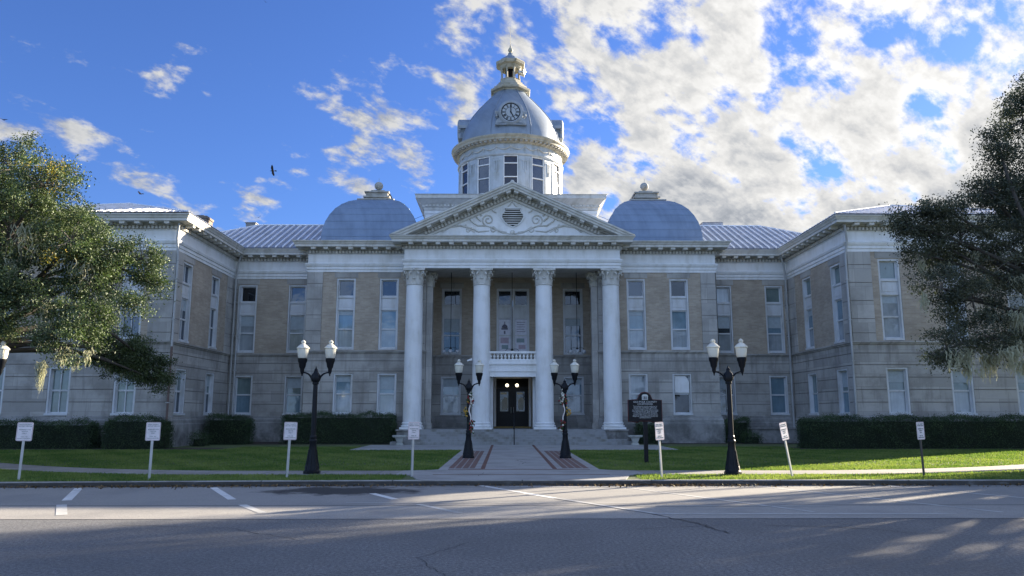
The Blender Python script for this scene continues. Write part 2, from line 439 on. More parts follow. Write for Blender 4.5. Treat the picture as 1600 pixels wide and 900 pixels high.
def m_soil():
    def fn(k, b, out, tc):
        p = wpos(k)
        n = k.noise(p, 0.7, 8, 0.65); f = k.noise(p, 12, 5, 0.7)
        c = k.mix(k.ramp(n, 0.35, 0.7), (0.085, 0.125, 0.040), (0.12, 0.13, 0.05))
        c = k.mix(k.ramp(f, 0.35, 0.7, 0, 0.6), c, (0.055, 0.08, 0.028))
        k.put(b.inputs['Base Color'], c); b.inputs['Roughness'].default_value = 0.95
        bump(k, b, f, 0.6, 0.04)
    return mat('turf_soil', fn)
ASPH = m_asphalt(); LANE = m_lane(); SOIL = m_soil()
WALK = m_concrete('sidewalk_concrete', (0.30, 0.29, 0.27), (0.21, 0.20, 0.185), (1.5, 60.0))
PLAZA = m_concrete('walk_concrete', (0.36, 0.36, 0.35), (0.25, 0.25, 0.24), (60, 3.1))
def m_kerb():
    def fn(k, b, out, tc):
        p = wpos(k); x, y, z = k.sep(p)
        c = k.mix(k.ramp(k.noise(p, 1.5, 8, 0.65), 0.35, 0.7), (0.36, 0.35, 0.33), (0.20, 0.19, 0.175))
        j = k.math('LESS_THAN', k.math('FRACT', k.math('DIVIDE', x, 3.05)), 0.008)
        c = k.mix(j, c, (0.05, 0.05, 0.045))
        face_dark = k.math('MULTIPLY', k.ramp(z, 0.122, 0.100), k.ramp(k.noise(k.comb(x, y, k.math('MULTIPLY', z, 5.0)), 2.2, 6, 0.7), 0.25, 0.5, 0.55, 0.95))  # kerb darker and patchy below its top edge
        c = k.mix(face_dark, c, (0.045, 0.040, 0.034))
        k.put(b.inputs['Base Color'], c); b.inputs['Roughness'].default_value = 0.9
        bump(k, b, k.noise(p, 30, 4), 0.3, 0.01)
    return mat('kerb_concrete', fn)
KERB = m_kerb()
LINE = m_concrete('road_paint', (0.80, 0.80, 0.78), (0.50, 0.50, 0.49))
LINEW = m_concrete('worn_road_paint', (0.62, 0.62, 0.60), (0.36, 0.36, 0.35))
MULCH = m_concrete('mulch', (0.05, 0.035, 0.025), (0.03, 0.022, 0.016))

def kerb_y(x): return 18.6 - 0.0034 * min(x, 0.0) ** 2 - 0.0002 * max(x, 0) ** 2
grid_sheet('ground', [(-1500, -1500), (1500, -1500), (1500, 1500), (-1500, 1500)], -0.06, SOIL)
xs = [-60 + i * 2.0 for i in range(61)]
grid_sheet('road', [(-160, -9), (160, -9), (160, 13.2), (-160, 13.2)], 0.0, ASPH)
kx = [x for x in xs if -40 <= x <= 60]
def kY(x): return kerb_y(max(-40, x))
mb = MB()
pl = [(-60, 12.75), (60, 12.75)] + [(x, kY(x) + 0.06) for x in reversed(xs)]
mb.add([(x, y, 0.006) for x, y in pl], [tuple(range(len(pl)))])
tag(mb.build('parking_lane', LANE), kind='structure')
mb = MB()
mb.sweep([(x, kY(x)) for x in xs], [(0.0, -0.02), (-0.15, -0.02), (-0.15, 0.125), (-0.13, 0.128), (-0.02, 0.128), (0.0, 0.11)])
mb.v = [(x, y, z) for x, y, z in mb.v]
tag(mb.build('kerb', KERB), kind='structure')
# lawn body behind the kerb, cut away under the walk by lying lower
mb = MB()
top = [(x, kY(x) + 0.149) for x in xs]
pl = top + [(60, 120), (-60, 120)]
mb.prism(pl, -0.05, 0.105)
tag(mb.build('lawn', SOIL), kind='structure')

WX = 2.28
def side_c(x):    # centre line of the sidewalk
    ax = abs(x)
    base = 21.15
    k = 0.040 if x < 0 else 0.034
    return base + (k * max(0, ax - 7.3) ** 2 if ax < 16 else k * (16 - 7.3) ** 2 + 2 * k * (16 - 7.3) * (ax - 16))
def strip(name, x0, x1, w, z, m, n=40):
    mb = MB(); P = []
    for i in range(n + 1):
        x = x0 + (x1 - x0) * i / n; s = (side_c(x + 0.05) - side_c(x - 0.05)) / 0.1; L = math.hypot(1, s)
        P.append(((x + s / L * w / 2, side_c(x) - w / 2 / L), (x - s / L * w / 2, side_c(x) + w / 2 / L)))
    vs = [(a[0], a[1], z) for a, b in P] + [(b[0], b[1], z) for a, b in P]
    mb.add(vs, [(i, i + 1, n + 2 + i, n + 1 + i) for i in range(n)])
    vs2 = [(a[0], a[1], z - 0.03) for a, b in P]
    mb.add([(a[0], a[1], z) for a, b in P] + vs2, [(i, i + 1, n + 2 + i, n + 1 + i) for i in range(n)])
    return tag(mb.build(name, m), kind='structure')
strip('sidewalk', -30, -WX - 0.01, 1.35, 0.124, WALK)
strip('sidewalk', WX + 0.01, 30, 1.35, 0.124, WALK)
mb = MB(); z = 0.126
mb.box(-WX, WX, kY(0) + 0.153, 34.55, 0.08, z)
mb.box(-7.25, 7.35, 34.553, 40.19, 0.08, z)
for s in (-1, 1):   # flared ends where the walk meets the sidewalk
    mb.prism([(s * (WX + .003), 18.76), (s * (WX + .003), 22.3), (s * (WX + .25), 22.05), (s * (WX + .95), 21.82), (s * (WX + .95), 20.5), (s * (WX + 0.55), 20.3), (s * (WX + .25), 19.0)], 0.08, z - 0.001)
tag(mb.build('entrance_walk', PLAZA), kind='structure')
BRPAVE = brick('paver_brick', (0.17, 0.075, 0.055), (0.12, 0.055, 0.045), (0.20, 0.19, 0.18))
def m_pave():
    def fn(k, b, out, tc):
        p = wpos(k); x, y, z = k.sep(p)
        br = k.add('ShaderNodeTexBrick'); br.offset = 0.0
        k.put(br.inputs['Vector'], k.comb(x, y, 0)); br.inputs['Scale'].default_value = 1
        br.inputs['Brick Width'].default_value = 0.205; br.inputs['Row Height'].default_value = 0.62; br.inputs['Mortar Size'].default_value = 0.022
        br.inputs['Color1'].default_value = (0.17, 0.085, 0.065, 1); br.inputs['Color2'].default_value = (0.13, 0.07, 0.06, 1)
        br.inputs['Mortar'].default_value = (0.27, 0.26, 0.25, 1)
        k.put(b.inputs['Base Color'], k.mix(k.ramp(k.noise(p, 2, 6), 0.4, 0.7, 0, 0.4), br.outputs['Color'], (0.11, 0.09, 0.08)))
        b.inputs['Roughness'].default_value = 0.85
    return mat('brick_paving', fn)
PAVE = m_pave()
mb = MB(); z = 0.131
for s in (-1, 1):
    a, b_ = sorted((s * 0.97, s * 1.09)); mb.box(a, b_, 22.42, 40.0, 0.10, z)
    mb.prism([(s * 0.97, 22.417), (s * 1.09, 22.417), (s * 1.5, 22.27), (s * 1.3, 22.25)], 0.10, z)
mb.box(-2.0, 2.0, 22.14, 22.245, 0.10, z); mb.box(-2.25, 2.3, 20.25, 20.34, 0.10, z)
tag(mb.build('brick_edging', BRPAVE), kind='structure')
mb = MB()
for s in (-1, 1):
    a, b_ = sorted((s * 1.27, s * 2.02)); mb.box(a, b_, 22.7, 33.4, 0.10, 0.132)
tag(mb.build('brick_paving', PAVE), kind='structure')

# parking lines, as painted sheets
def line_mb(mb, x0, y0, x1, y1, w, z=0.0105):
    d = Vector((x1 - x0, y1 - y0)).normalized(); n = Vector((-d.y, d.x)) * w / 2
    mb.add([(x0 + n.x, y0 + n.y, z), (x0 - n.x, y0 - n.y, z), (x1 - n.x, y1 - n.y, z), (x1 + n.x, y1 + n.y, z)], [(0, 1, 2, 3)])
mb = MB()
line_mb(mb, -10.05, 18.0, -8.9, 15.45, .17); line_mb(mb, -7.05, 18.1, -5.75, 15.6, .16)
line_mb(mb, -3.2, 16.75, -2.55, 15.6, .15)
line_mb(mb, -0.98, 18.6, 0.62, 15.75, .15)
tag(mb.build('parking_line', LINE), kind='structure')
mb = MB()
line_mb(mb, -8.6, 14.75, -7.75, 13.25, .17); line_mb(mb, -5.25, 14.7, -4.5, 13.5, .15); line_mb(mb, -2.0, 14.75, -1.15, 13.45, .13)
line_mb(mb, 0.62, 15.75, 2.15, 13.3, .12, 0.0145); line_mb(mb, 2.1, 18.5, 4.9, 13.55, .09); line_mb(mb, 5.4, 18.5, 8.1, 13.5, .10); line_mb(mb, 8.55, 18.4, 11.3, 13.4, .10)
line_mb(mb, -0.3, 18.2, 2.4, 18.1, .10, 0.0125); line_mb(mb, -3.4, 15.0, 3.5, 14.95, .045, 0.0125); line_mb(mb, 2.0, 14.45, 5.6, 14.35, .08, 0.0125)
line_mb(mb, 2.15, 13.32, 7.2, 13.30, .09); line_mb(mb, -14, 18.1, -11.5, 13.3, .13); line_mb(mb, 11.7, 18.4, 14.4, 13.4, .10)
tag(mb.build('worn_parking_line', LINEW), kind='structure')
# cracks in the asphalt
CRK = plain('crack_tar', (0.05, 0.05, 0.052), 0.8)
def crack(mb, pts, w, z, seed):
    rnd = random.Random(seed); P = []
    for (a, b) in zip(pts[:-1], pts[1:]):
        n = 10
        for i in range(n): P.append((a[0] + (b[0] - a[0]) * i / n + rnd.uniform(-.04, .04), a[1] + (b[1] - a[1]) * i / n + rnd.uniform(-.05, .05)))
    P.append(pts[-1])
    for i in range(len(P) - 1): line_mb(mb, *P[i], P[i + 1][0], P[i + 1][1], w * rnd.uniform(.5, 1.2), z)
mb = MB()
crack(mb, [(2.1, 13.25), (2.6, 12.1), (2.75, 11.2)], .03, 0.004 + .006, 1); crack(mb, [(-0.9, 10.4), (-1.4, 9.4), (-1.0, 8.2)], .010, 0.0045, 2)
crack(mb, [(3.6, 12.0), (4.6, 11.8), (5.4, 11.2)], .018, 0.0045, 3); crack(mb, [(-6.2, 12.1), (-4.5, 11.8), (-3.2, 10.7)], .016, 0.0045, 4)
crack(mb, [(1.5, 11.6), (2.8, 12.0)], .016, 0.0045, 6); crack(mb, [(-1.2, 9.0), (-4.0, 7.4)], .008, 0.0045, 7)
crack(mb, [(0.05, 24.4), (0.3, 25.5), (-0.05, 26.6), (0.35, 27.4)], .03, 0.1285, 8); crack(mb, [(-1.05, 19.9), (-0.95, 21.0)], .02, 0.1285, 9)
tag(mb.build('pavement_crack', CRK), kind='structure')
mb = MB(); mb.box(-27.5, -13.5, 34.9, 37.1, 0.08, 0.115); mb.box(-15.9, -6.1, 41.2, 45, 0.08, 0.114); mb.box(11.8, 27.6, 34.9, 37.2, 0.08, 0.116); mb.box(6.6, 16.4, 41.7, 45, 0.08, 0.113)
tag(mb.build('mulch_bed', MULCH), kind='structure')

# ------------------------------------------------------------------ the courthouse
CH = thing('courthouse', 'pale stone and tan brick courthouse with columned portico and clock dome', 'courthouse', (0, 43, 0))
class Off:
    pass
def part(mb, name, mats, parent=None, smooth=None, label=None):
    """parts are modelled in world coordinates and parented to the courthouse, which stands at y = 43"""
    o = mb.build(name, mats, None, smooth, label)
    p = parent or CH
    o.parent = p
    if p is CH: o.matrix_parent_inverse = Matrix.Translation((0, -43, 0))
    return o

GRV = [4.62, 4.05, 3.45, 2.85, 2.25]
def wall(name, p0, p1, z0, z1, wins, piers=(), flip=False, label=None, brick_z=5.2, pier_g=True):
    """heightfield wall from p0 to p1 (xy), outward to the right of travel. wins: (u centre, width, z0, z1)"""
    P0, P1 = Vector(p0), Vector(p1); L = (P1 - P0).length; t = (P1 - P0) / L; n = Vector((t.y, -t.x))
    us = {0, L}; zs = {z0, z1, 5.0, 1.58, 5.2}
    for g in GRV: zs |= {g - .018, g + .018}
    pg = [9.0, 8.1, 7.2, 6.3, 5.6] if pier_g else []
    for g in pg: zs |= {g - .015, g + .015}
    zs |= {9.34, 9.658}
    for c, w, a, b in wins: us |= {c - w / 2, c + w / 2, c - w / 2 - .12, c + w / 2 + .12}; zs |= {a, b}
    for a, b in piers: us |= {a, b}
    us = sorted(u for u in us if -1e-6 <= u <= L + 1e-6); zs = sorted(z for z in zs if z0 - 1e-6 <= z <= z1 + 1e-6)
    def cell(i, j):
        u = (us[i] + us[i + 1]) / 2; z = (zs[j] + zs[j + 1]) / 2
        for c, w, a, b in wins:
            if abs(u - c) < w / 2 and a < z < b: return None
        pier = any(a < u < b for a, b in piers)
        if z < 1.58: return (-0.0, 2)
        if z < 5.2:
            if any(abs(z - g) < .018 for g in GRV): return (0.03, 4)
            return (0.0, 0)
        if z > 9.66: return (0.0, 3)
        if pier:
            if any(abs(z - g) < .015 for g in pg): return (-0.02, 4)
            return (-0.05, 1)
        if z > 9.34 and any(abs(u - c) < w / 2 + .12 and b > 6 for c, w, a, b in wins): return (-0.02, 0)
        return (0.0, 3)
    grid = [[cell(i, j) for j in range(len(zs) - 1)] for i in range(len(us) - 1)]
    mb = MB()
    def pt(u, z, d): q = P0 + t * u - n * d; return (q.x, q.y, z)
    for i in range(len(us) - 1):
        for j in range(len(zs) - 1):
            g = grid[i][j]; a, b, c, d = us[i], us[i + 1], zs[j], zs[j + 1]
            if g: mb.add([pt(a, c, g[0]), pt(b, c, g[0]), pt(b, d, g[0]), pt(a, d, g[0])], [(0, 1, 2, 3)], g[1])
            for di, dj in ((1, 0), (0, 1)):
                if i + di < len(us) - 1 and j + dj < len(zs) - 1:
                    h = grid[i + di][j + dj]
                    if g is None and h is None: continue
                    dg = g[0] if g else 0.30; dh = h[0] if h else 0.30
                    if abs(dg - dh) < 1e-5: continue
                    m = (g if (h is None or (g and dg < dh)) else h)[1]
                    e = ((b, c), (b, d)) if di else ((a, d), (b, d))
                    mb.add([pt(*e[0], dg), pt(*e[1], dg), pt(*e[1], dh), pt(*e[0], dh)], [(0, 1, 2, 3)], m)
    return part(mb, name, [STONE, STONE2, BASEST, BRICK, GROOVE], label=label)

UP = (5.24, 9.30); GR = (1.62, 3.92)
# window builders: local x along wall, y inwards, z absolute
def upper_window(w, glass, mull=False, tr_split=True):
    z0, z1 = UP; h = w / 2
    f = MB()
    f.box(-h, -h + .085, 0.02, 0.29, z0, z1); f.box(h - .085, h, 0.02, 0.29, z0, z1)
    f.box(-h + .085, h - .085, 0.02, 0.29, z1 - .09, z1); f.box(-h + .085, h - .085, -0.06, 0.29, z0, z0 + .10)
    f.box(-h + .085, h - .085, 0.10, 0.29, 7.50, 7.60); f.box(-h + .085, h - .085, 0.13, 0.29, 7.6, 8.19)
    f.box(-h + .17, h - .17, 0.112, 0.13, 7.67, 8.12); f.box(-h + .085, h - .085, 0.07, 0.29, 8.19, 8.29)
    for a, b in ((8.29, z1 - .09),):
        f.box(-h + .085, -h + .14, .17, .25, a, b); f.box(h - .14, h - .085, .17, .25, a, b)
        f.box(-h + .14, h - .14, .17, .25, a, a + .05); f.box(-h + .14, h - .14, .17, .25, b - .05, b)
    f.box(-h + .085, -h + .135, .17, .25, z0 + .1, 7.5); f.box(h - .135, h - .085, .17, .25, z0 + .1, 7.5)
    f.box(-h + .135, h - .135, .16, .25, 6.38, 6.46); f.box(-h + .135, h - .135, .17, .25, z0 + .1, z0 + .17)
    f.box(-h + .135, h - .135, .17, .25, 7.44, 7.5)
    if mull: f.box(-.02, .02, .16, .24, z0 + .17, 6.38); f.box(-.02, .02, .165, .24, 6.46, 7.44); f.box(-.02, .02, .16, .24, 8.34, z1 - .14)
    g = MB()
    for i, (a, b) in enumerate(((z0 + .1, 6.42), (6.42, 7.48), (8.29, z1 - .1))):
        g.add([(-h + .09, .22, a), (h - .09, .22, a), (h - .09, .22, b), (-h + .09, .22, b)], [(0, 1, 2, 3)], i)
    return f, g
def ground_window(w, mull=False):
    z0, z1 = GR; h = w / 2; f = MB(); mid = 2.80
    f.box(-h, -h + .085, 0.02, 0.29, z0, z1); f.box(h - .085, h, 0.02, 0.29, z0, z1)
    f.box(-h + .085, h - .085, 0.02, 0.29, z1 - .08, z1); f.box(-h - .02, h + .02, -0.07, 0.29, z0 - .002, z0 + .10)
    f.box(-h + .085, -h + .135, .17, .25, z0 + .1, z1 - .08); f.box(h - .135, h - .085, .17, .25, z0 + .1, z1 - .08)
    f.box(-h + .135, h - .135, .16, .25, mid - .04, mid + .04); f.box(-h + .135, h - .135, .17, .25, z0 + .1, z0 + .16); f.box(-h + .135, h - .135, .17, .25, z1 - .14, z1 - .08)
    if mull: f.box(-.02, .02, .16, .24, z0 + .16, mid - .04); f.box(-.02, .02, .16, .24, mid + .04, z1 - .14)
    g = MB()
    for i, (a, b) in enumerate(((z0 + .1, mid), (mid, z1 - .09))):
        g.add([(-h + .09, .22, a), (h - .09, .22, a), (h - .09, .22, b), (-h + .09, .22, b)], [(0, 1, 2, 3)], i)
    return f, g
BLIND = plain('roller_blind', (0.38, 0.44, 0.47), 0.5)
wcount = [0]
def place(mbf, mbg, x, y, facing, mats, label=None, parent=None):
    """facing: angle of the wall's local +x axis"""
    M = Matrix.Translation((x, y, 0)) @ Matrix.Rotation(facing, 4, 'Z')
    o = mbf.build('window', WINP, None, None, label, M=M); o.parent = CH; o.matrix_parent_inverse = Matrix.Translation((0, -43, 0))
    g = mbg.build('pane', mats, None, None, None, M=M); g.parent = o
    wcount[0] += 1; rb_ = random.Random(wcount[0] * 7 + 1)
    if rb_.random() < .5 and label is None:
        xs_ = [v[0] for v in mbg.v]; zs_ = [v[2] for v in mbg.v[:8]]; z1_ = max(zs_) - .05; z0_ = z1_ - rb_.uniform(.15, .85)
        q = MB(); q.box(min(xs_) + .055, max(xs_) - .055, .205, .214, z0_, z1_); bl = q.build('blind', BLIND, None, M=M); bl.parent = o
    return o

WY = 37.3; RY = 45.4; PY = 43.1; WXI = 16.6; WXO = 26.8
W = 1.06
rndw = random.Random(3)
FX = -WXO
def front_u(xc, x0): return xc - x0
# left and right wing fronts
wl = [-24.95, -21.8, -18.65]; wr = [18.65, 21.8, 24.95]
mk = lambda cs, x0: [(c - x0, W + .02, *UP) for c in cs] + [(c - x0, W + .02, *GR) for c in cs]
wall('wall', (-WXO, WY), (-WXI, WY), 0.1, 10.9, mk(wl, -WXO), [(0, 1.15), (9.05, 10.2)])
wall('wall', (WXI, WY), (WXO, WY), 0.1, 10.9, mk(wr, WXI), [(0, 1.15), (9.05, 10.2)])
# outer flanks of the wings and the back, plain but complete
ys = [39.9 + 3.6 * i for i in range(9)]
wall('wall', (-WXO, 77), (-WXO, WY), 0.1, 10.9, [(77 - y, W, *UP) for y in ys] + [(77 - y, W, *GR) for y in ys], [(38.5, 39.7)])
wall('wall', (WXO, WY), (WXO, 77), 0.1, 10.9, [(y - WY, W, *UP) for y in ys] + [(y - WY, W, *GR) for y in ys], [(0, 1.2)])
# returns
ry = [38.78, 42.6]
wall('wall', (-WXI, WY), (-WXI, RY), 0.1, 10.9, [(y - WY, 1.24, *UP) for y in ry] + [(y - WY, 1.24, *GR) for y in ry], [(0, .72), (7.0, 8.1)])
wall('wall', (WXI, RY), (WXI, WY), 0.1, 10.9, [(RY - y, 1.24, *UP) for y in ry] + [(RY - y, 1.24, *GR) for y in ry], [(0, 1.1), (7.38, 8.1)])
# recesses
wall('wall', (-WXI, RY), (-11.6, RY), 0.1, 10.9, [(c + WXI, W + .02, *q) for c in (-15.72, -12.78) for q in (UP, GR)], [(0, .25)])
wall('wall', (11.6, RY), (WXI, RY), 0.1, 10.9, [(c - 11.6, W + .02, *q) for c in (12.65, 15.72) for q in (UP, GR)], [(4.75, 5.0)])
# pavilion fronts and sides
wall('wall', (-11.6, RY), (-11.6, PY), 0.1, 10.9, [], [(0, 2.3)])
wall('wall', (11.6, PY), (11.6, RY), 0.1, 10.9, [], [(0, 2.3)])
wall('wall', (-11.6, PY), (-4.9, PY), 0.1, 10.9, [(c + 11.6, W + .02, *q) for c in (-9.42, -6.98) for q in (UP, GR)], [(0, .85), (6.3, 6.7)])
wall('wall', (4.9, PY), (11.6, PY), 0.1, 10.9, [(c - 4.9, W + .02, *q) for c in (7.05, 9.5) for q in (UP, GR)], [(0, .4), (5.85, 6.7)])
# portico recess
BY = 46.6
wall('wall', (-4.9, PY), (-4.9, BY), 0.1, 10.9, [], [(0, .6)])
wall('wall', (4.9, BY), (4.9, PY), 0.1, 10.9, [], [(2.9, 3.5)])
wall('wall', (-4.9, BY), (4.9, BY), 0.1, 10.9,
     [(c + 4.9, 1.22, *UP) for c in (-3.66, 3.76)] + [(0.08 + 4.9, 2.0, *UP)] + [(c + 4.9, 1.22, *GR) for c in (-3.66, 3.76)] + [(4.95, 2.2, 0.88, 3.92)], [])
# rear
wall('wall', (-16.6, 68), (-26.8, 68.01), 0.1, 10.9, [], [])
mb = MB(); mb.box(-26.7, 26.7, 76.0, 77, 0.1, 10.9); mb.box(-16.5, 16.5, 66, 68, 0.1, 10.9)
part(mb, 'rear_wall', STONE2)

# string courses, sill band, plinth (swept round the plan)
PATHL = [(-WXO, 76.9), (-WXO, WY), (-WXI, WY), (-WXI, RY), (-11.6, RY), (-11.6, PY), (-4.9, PY), (-4.9, BY), (4.9, BY), (4.9, PY), (11.6, PY), (11.6, RY), (WXI, RY), (WXI, WY), (WXO, WY), (WXO, 76.9)]
mb = MB()
mb.sweep(PATHL, [(-.02, 5.03), (.05, 5.05), (.06, 5.10), (.11, 5.13), (.11, 5.205), (-.02, 5.215)])
part(mb, 'string_course', STONE)
mb = MB()
for seg in (PATHL[:8] + [(-4.9, BY), (-1.6, BY)], [(1.6, BY), (4.9, BY)] + PATHL[9:]):
    s2 = [seg[0]] + [q for a, q in zip(seg, seg[1:]) if (Vector(a) - Vector(q)).length > 1e-4]
    mb.sweep(s2, [(-.02, 0.08), (.16, 0.08), (.16, 1.18), (.12, 1.22), (.12, 1.38), (.07, 1.45), (.06, 1.56), (-.02, 1.585)])
part(mb, 'plinth', BASEST)

# windows
def up(x, y, a, mats, w=W, mull=False, label=None):
    f, g = upper_window(w, mats, mull); return place(f, g, x, y, a, mats, label)
def gr(x, y, a, mats, w=W, mull=False, label=None):
    f, g = ground_window(w, mull); return place(f, g, x, y, a, mats, label)
for i, x in enumerate(wl):
    up(x, WY, 0, [G_DIM, G_DIM, G_NAVY], mull=True); gr(x, WY, 0, [G_GREEN, G_GREEN], mull=True)
for i, x in enumerate(wr):
    up(x, WY, 0, [G_PALE, G_PALE, G_GREEN]); gr(x, WY, 0, [G_PALE, G_GREEN])
for y in ry:
    up(-WXI, y, R(90), [G_DIM, G_DIM, G_NAVY], 1.22, True); gr(-WXI, y, R(90), [G_DIM, G_GREEN], 1.22, True)
    up(WXI, y, R(-90), [G_PALE, G_BLUE, G_GREEN], 1.22); gr(WXI, y, R(-90), [G_BLUE, G_GREEN], 1.22)
for x, t in ((-15.72, G_DARK), (-12.78, G_NAVY)): up(x, RY, 0, [G_PALE, G_PALE, t]); gr(x, RY, 0, [G_BLUE, G_GREEN])
for x, t in ((12.65, G_PALE), (15.72, G_GREEN)): up(x, RY, 0, [G_PALE, G_DIM if x < 13 else G_BLUE, t])
gr(12.65, RY, 0, [G_DIM, G_DIM], mull=True); gr(15.72, RY, 0, [G_BLUE, G_BLUE])
up(-9.42, PY, 0, [G_PALE, G_BLUE, G_NAVY]); up(-6.98, PY, 0, [G_PALE, G_BLUE, G_NAVY])
up(7.05, PY, 0, [G_PALE, G_BLUE, G_NAVY]); up(9.5, PY, 0, [G_PALE, G_BLUE, G_DARK])
gr(-9.42, PY, 0, [G_PALE, G_BLUE]); gr(-6.98, PY, 0, [G_PALE, G_BLUE]); gr(7.05, PY, 0, [G_PALE, G_PALE])
ow = gr(9.5, PY, 0, [G_DARK, G_PALE], label='open sash window with dark lower half and arched white upper panel')
mb = MB(); mb.prism([(-.40, 2.86), (.40, 2.86), (.40, 3.45), (.33, 3.66), (.2, 3.78), (-.40, 3.80)], 0.10, .14, Matrix(((1, 0, 0, 9.5), (0, 0, 1, PY), (0, 1, 0, 0), (0, 0, 0, 1))))
mb.build('arched_panel', WHITE, ow)
for x in (-3.66, 3.76): up(x, BY, 0, [G_DIM, G_DIM, G_DARK], 1.2); gr(x, BY, 0, [G_PALE, G_BLUE], 1.2)
for y in ys:
    if y > 40:
        up(WXO, y, R(90), [G_PALE, G_PALE, G_GREEN]); up(-WXO, y, R(-90), [G_DIM, G_DIM, G_NAVY])
        gr(WXO, y, R(90), [G_PALE, G_GREEN]); gr(-WXO, y, R(-90), [G_GREEN, G_GREEN])
up(WXO, ys[0], R(90), [G_PALE, G_PALE, G_GREEN]); gr(WXO, ys[0], R(90), [G_PALE, G_GREEN])
up(-WXO, ys[0], R(-90), [G_DIM, G_DIM, G_NAVY]); gr(-WXO, ys[0], R(-90), [G_GREEN, G_GREEN])
# the paired windows over the door, with pale posters of the building and of text behind the glass
POST = plain('poster_lilac', (0.68, 0.68, 0.76), 0.35); POSTD = plain('poster_ink', (0.17, 0.16, 0.22), 0.5); POSTG = plain('poster_green', (0.25, 0.34, 0.36), 0.5); POSTP = plain('poster_pink', (0.45, 0.36, 0.42), 0.5)
for k_, x in enumerate((-0.42, 0.58)):
    w_ = up(x, BY, 0, [G_DIM, G_DIM, G_DARK], 0.99)
    mb = MB()
    mb.box(x - .36, x + .36, BY + .195, BY + .21, 5.42, 7.42)
    if k_ == 0:
        mb.lathe([(.17, 6.92), (.16, 7.0), (.10, 7.08), (.02, 7.12)], x, BY + .19, 12, 1)
        mb.box(x - .2, x + .2, BY + .182, BY + .194, 6.78, 6.9, 1); mb.box(x - .02, x + .02, BY + .18, BY + .194, 7.1, 7.28, 1)
        mb.box(x - .05, x + .05, BY + .182, BY + .194, 6.52, 6.72, 1)
        mb.box(x - .25, x + .25, BY + .182, BY + .194, 5.95, 6.3, 3); mb.box(x - .18, x + .22, BY + .182, BY + .194, 5.6, 5.85, 2)
    else:
        for q in range(5): mb.box(x - .26, x + .26 - .06 * (q % 2), BY + .182, BY + .194, 7.22 - q * .14, 7.25 - q * .14, 1)
        mb.box(x - .27, x + .2, BY + .182, BY + .194, 6.0, 6.25, 2); mb.box(x - .15, x + .27, BY + .182, BY + .194, 5.6, 5.85, 3)
    mb.build('poster', [POST, POSTD, POSTG, POSTP], w_)

# entablature with dentils and brackets, swept round the plan and over the portico
PATHE = [(-WXO, 76.9), (-WXO, WY), (-WXI, WY), (-WXI, RY), (-11.6, RY), (-11.6, PY), (-5.95, PY), (-5.95, 41.8), (5.95, 41.8), (5.95, PY), (11.6, PY), (11.6, RY), (WXI, RY), (WXI, WY), (WXO, WY), (WXO, 76.9)]
PROF = [(-.25, 9.66), (.045, 9.66), (.045, 9.80), (.085, 9.82), (.085, 9.97), (.13, 9.99), (.17, 10.10), (.17, 10.15), (.03, 10.20), (.03, 10.66), (.07, 10.70), (.09, 10.72)]
mb = MB(); mb.sweep(PATHE, PROF + [(-.25, 10.72)])
part(mb, 'frieze', WHITE)
mb = MB()
mb.sweep(PATHE, [(-.25, 10.723), (.10, 10.723), (.10, 10.90), (.20, 10.92), (.22, 11.02), (-.25, 11.02)], 1)
mb.sweep(PATHE, [(-.25, 11.023), (.66, 11.023), (.66, 11.15), (.70, 11.17), (.73, 11.24), (.80, 11.32), (.80, 11.36), (-.25, 11.42)], 0)
def along(path, pitch, fn, skip_first=True):
    for i in range(len(path) - 1):
        a, b = Vector(path[i]), Vector(path[i + 1]); L = (b - a).length; d = (b - a) / L; n = Vector((d.y, -d.x))
        fn(a, d, n, L, i)
def dent(a, d, n, L, i):
    if i in (0, len(PATHE) - 2): return
    k = max(1, round(L / .19)); M0 = Matrix(((d.x, n.x, 0, a.x), (d.y, n.y, 0, a.y), (0, 0, 1, 0), (0, 0, 0, 1)))
    for q in range(k):
        u = (q + .5) * L / k; mb.box(u - .05, u + .05, .101, .185, 10.74, 10.885, 0, M0)
    k = max(1, round(L / .735))
    for q in range(k):
        u = (q + .5) * L / k; mb.box(u - .125, u + .125, .225, .60, 10.90, 11.022, 0, M0)
along(PATHE, 1, dent)
part(mb, 'cornice', [TRIM, TRIMD])

# portico beam soffit, ceiling
mb = MB(); mb.box(-5.90, 5.90, 42.06, 42.80, 9.70, 10.9); mb.box(-5.9, -4.95, 42.803, 43.08, 9.70, 10.9); mb.box(4.95, 5.9, 42.803, 43.08, 9.70, 10.9)
mb.box(-4.89, 4.89, 42.803, 46.58, 9.98, 10.2)
part(mb, 'portico_ceiling', TRIM)
mb = MB(); mb.box(-5.7, 5.7, 42.0, 50, 10.95, 11.33)
part(mb, 'flat_roof', ROOF)

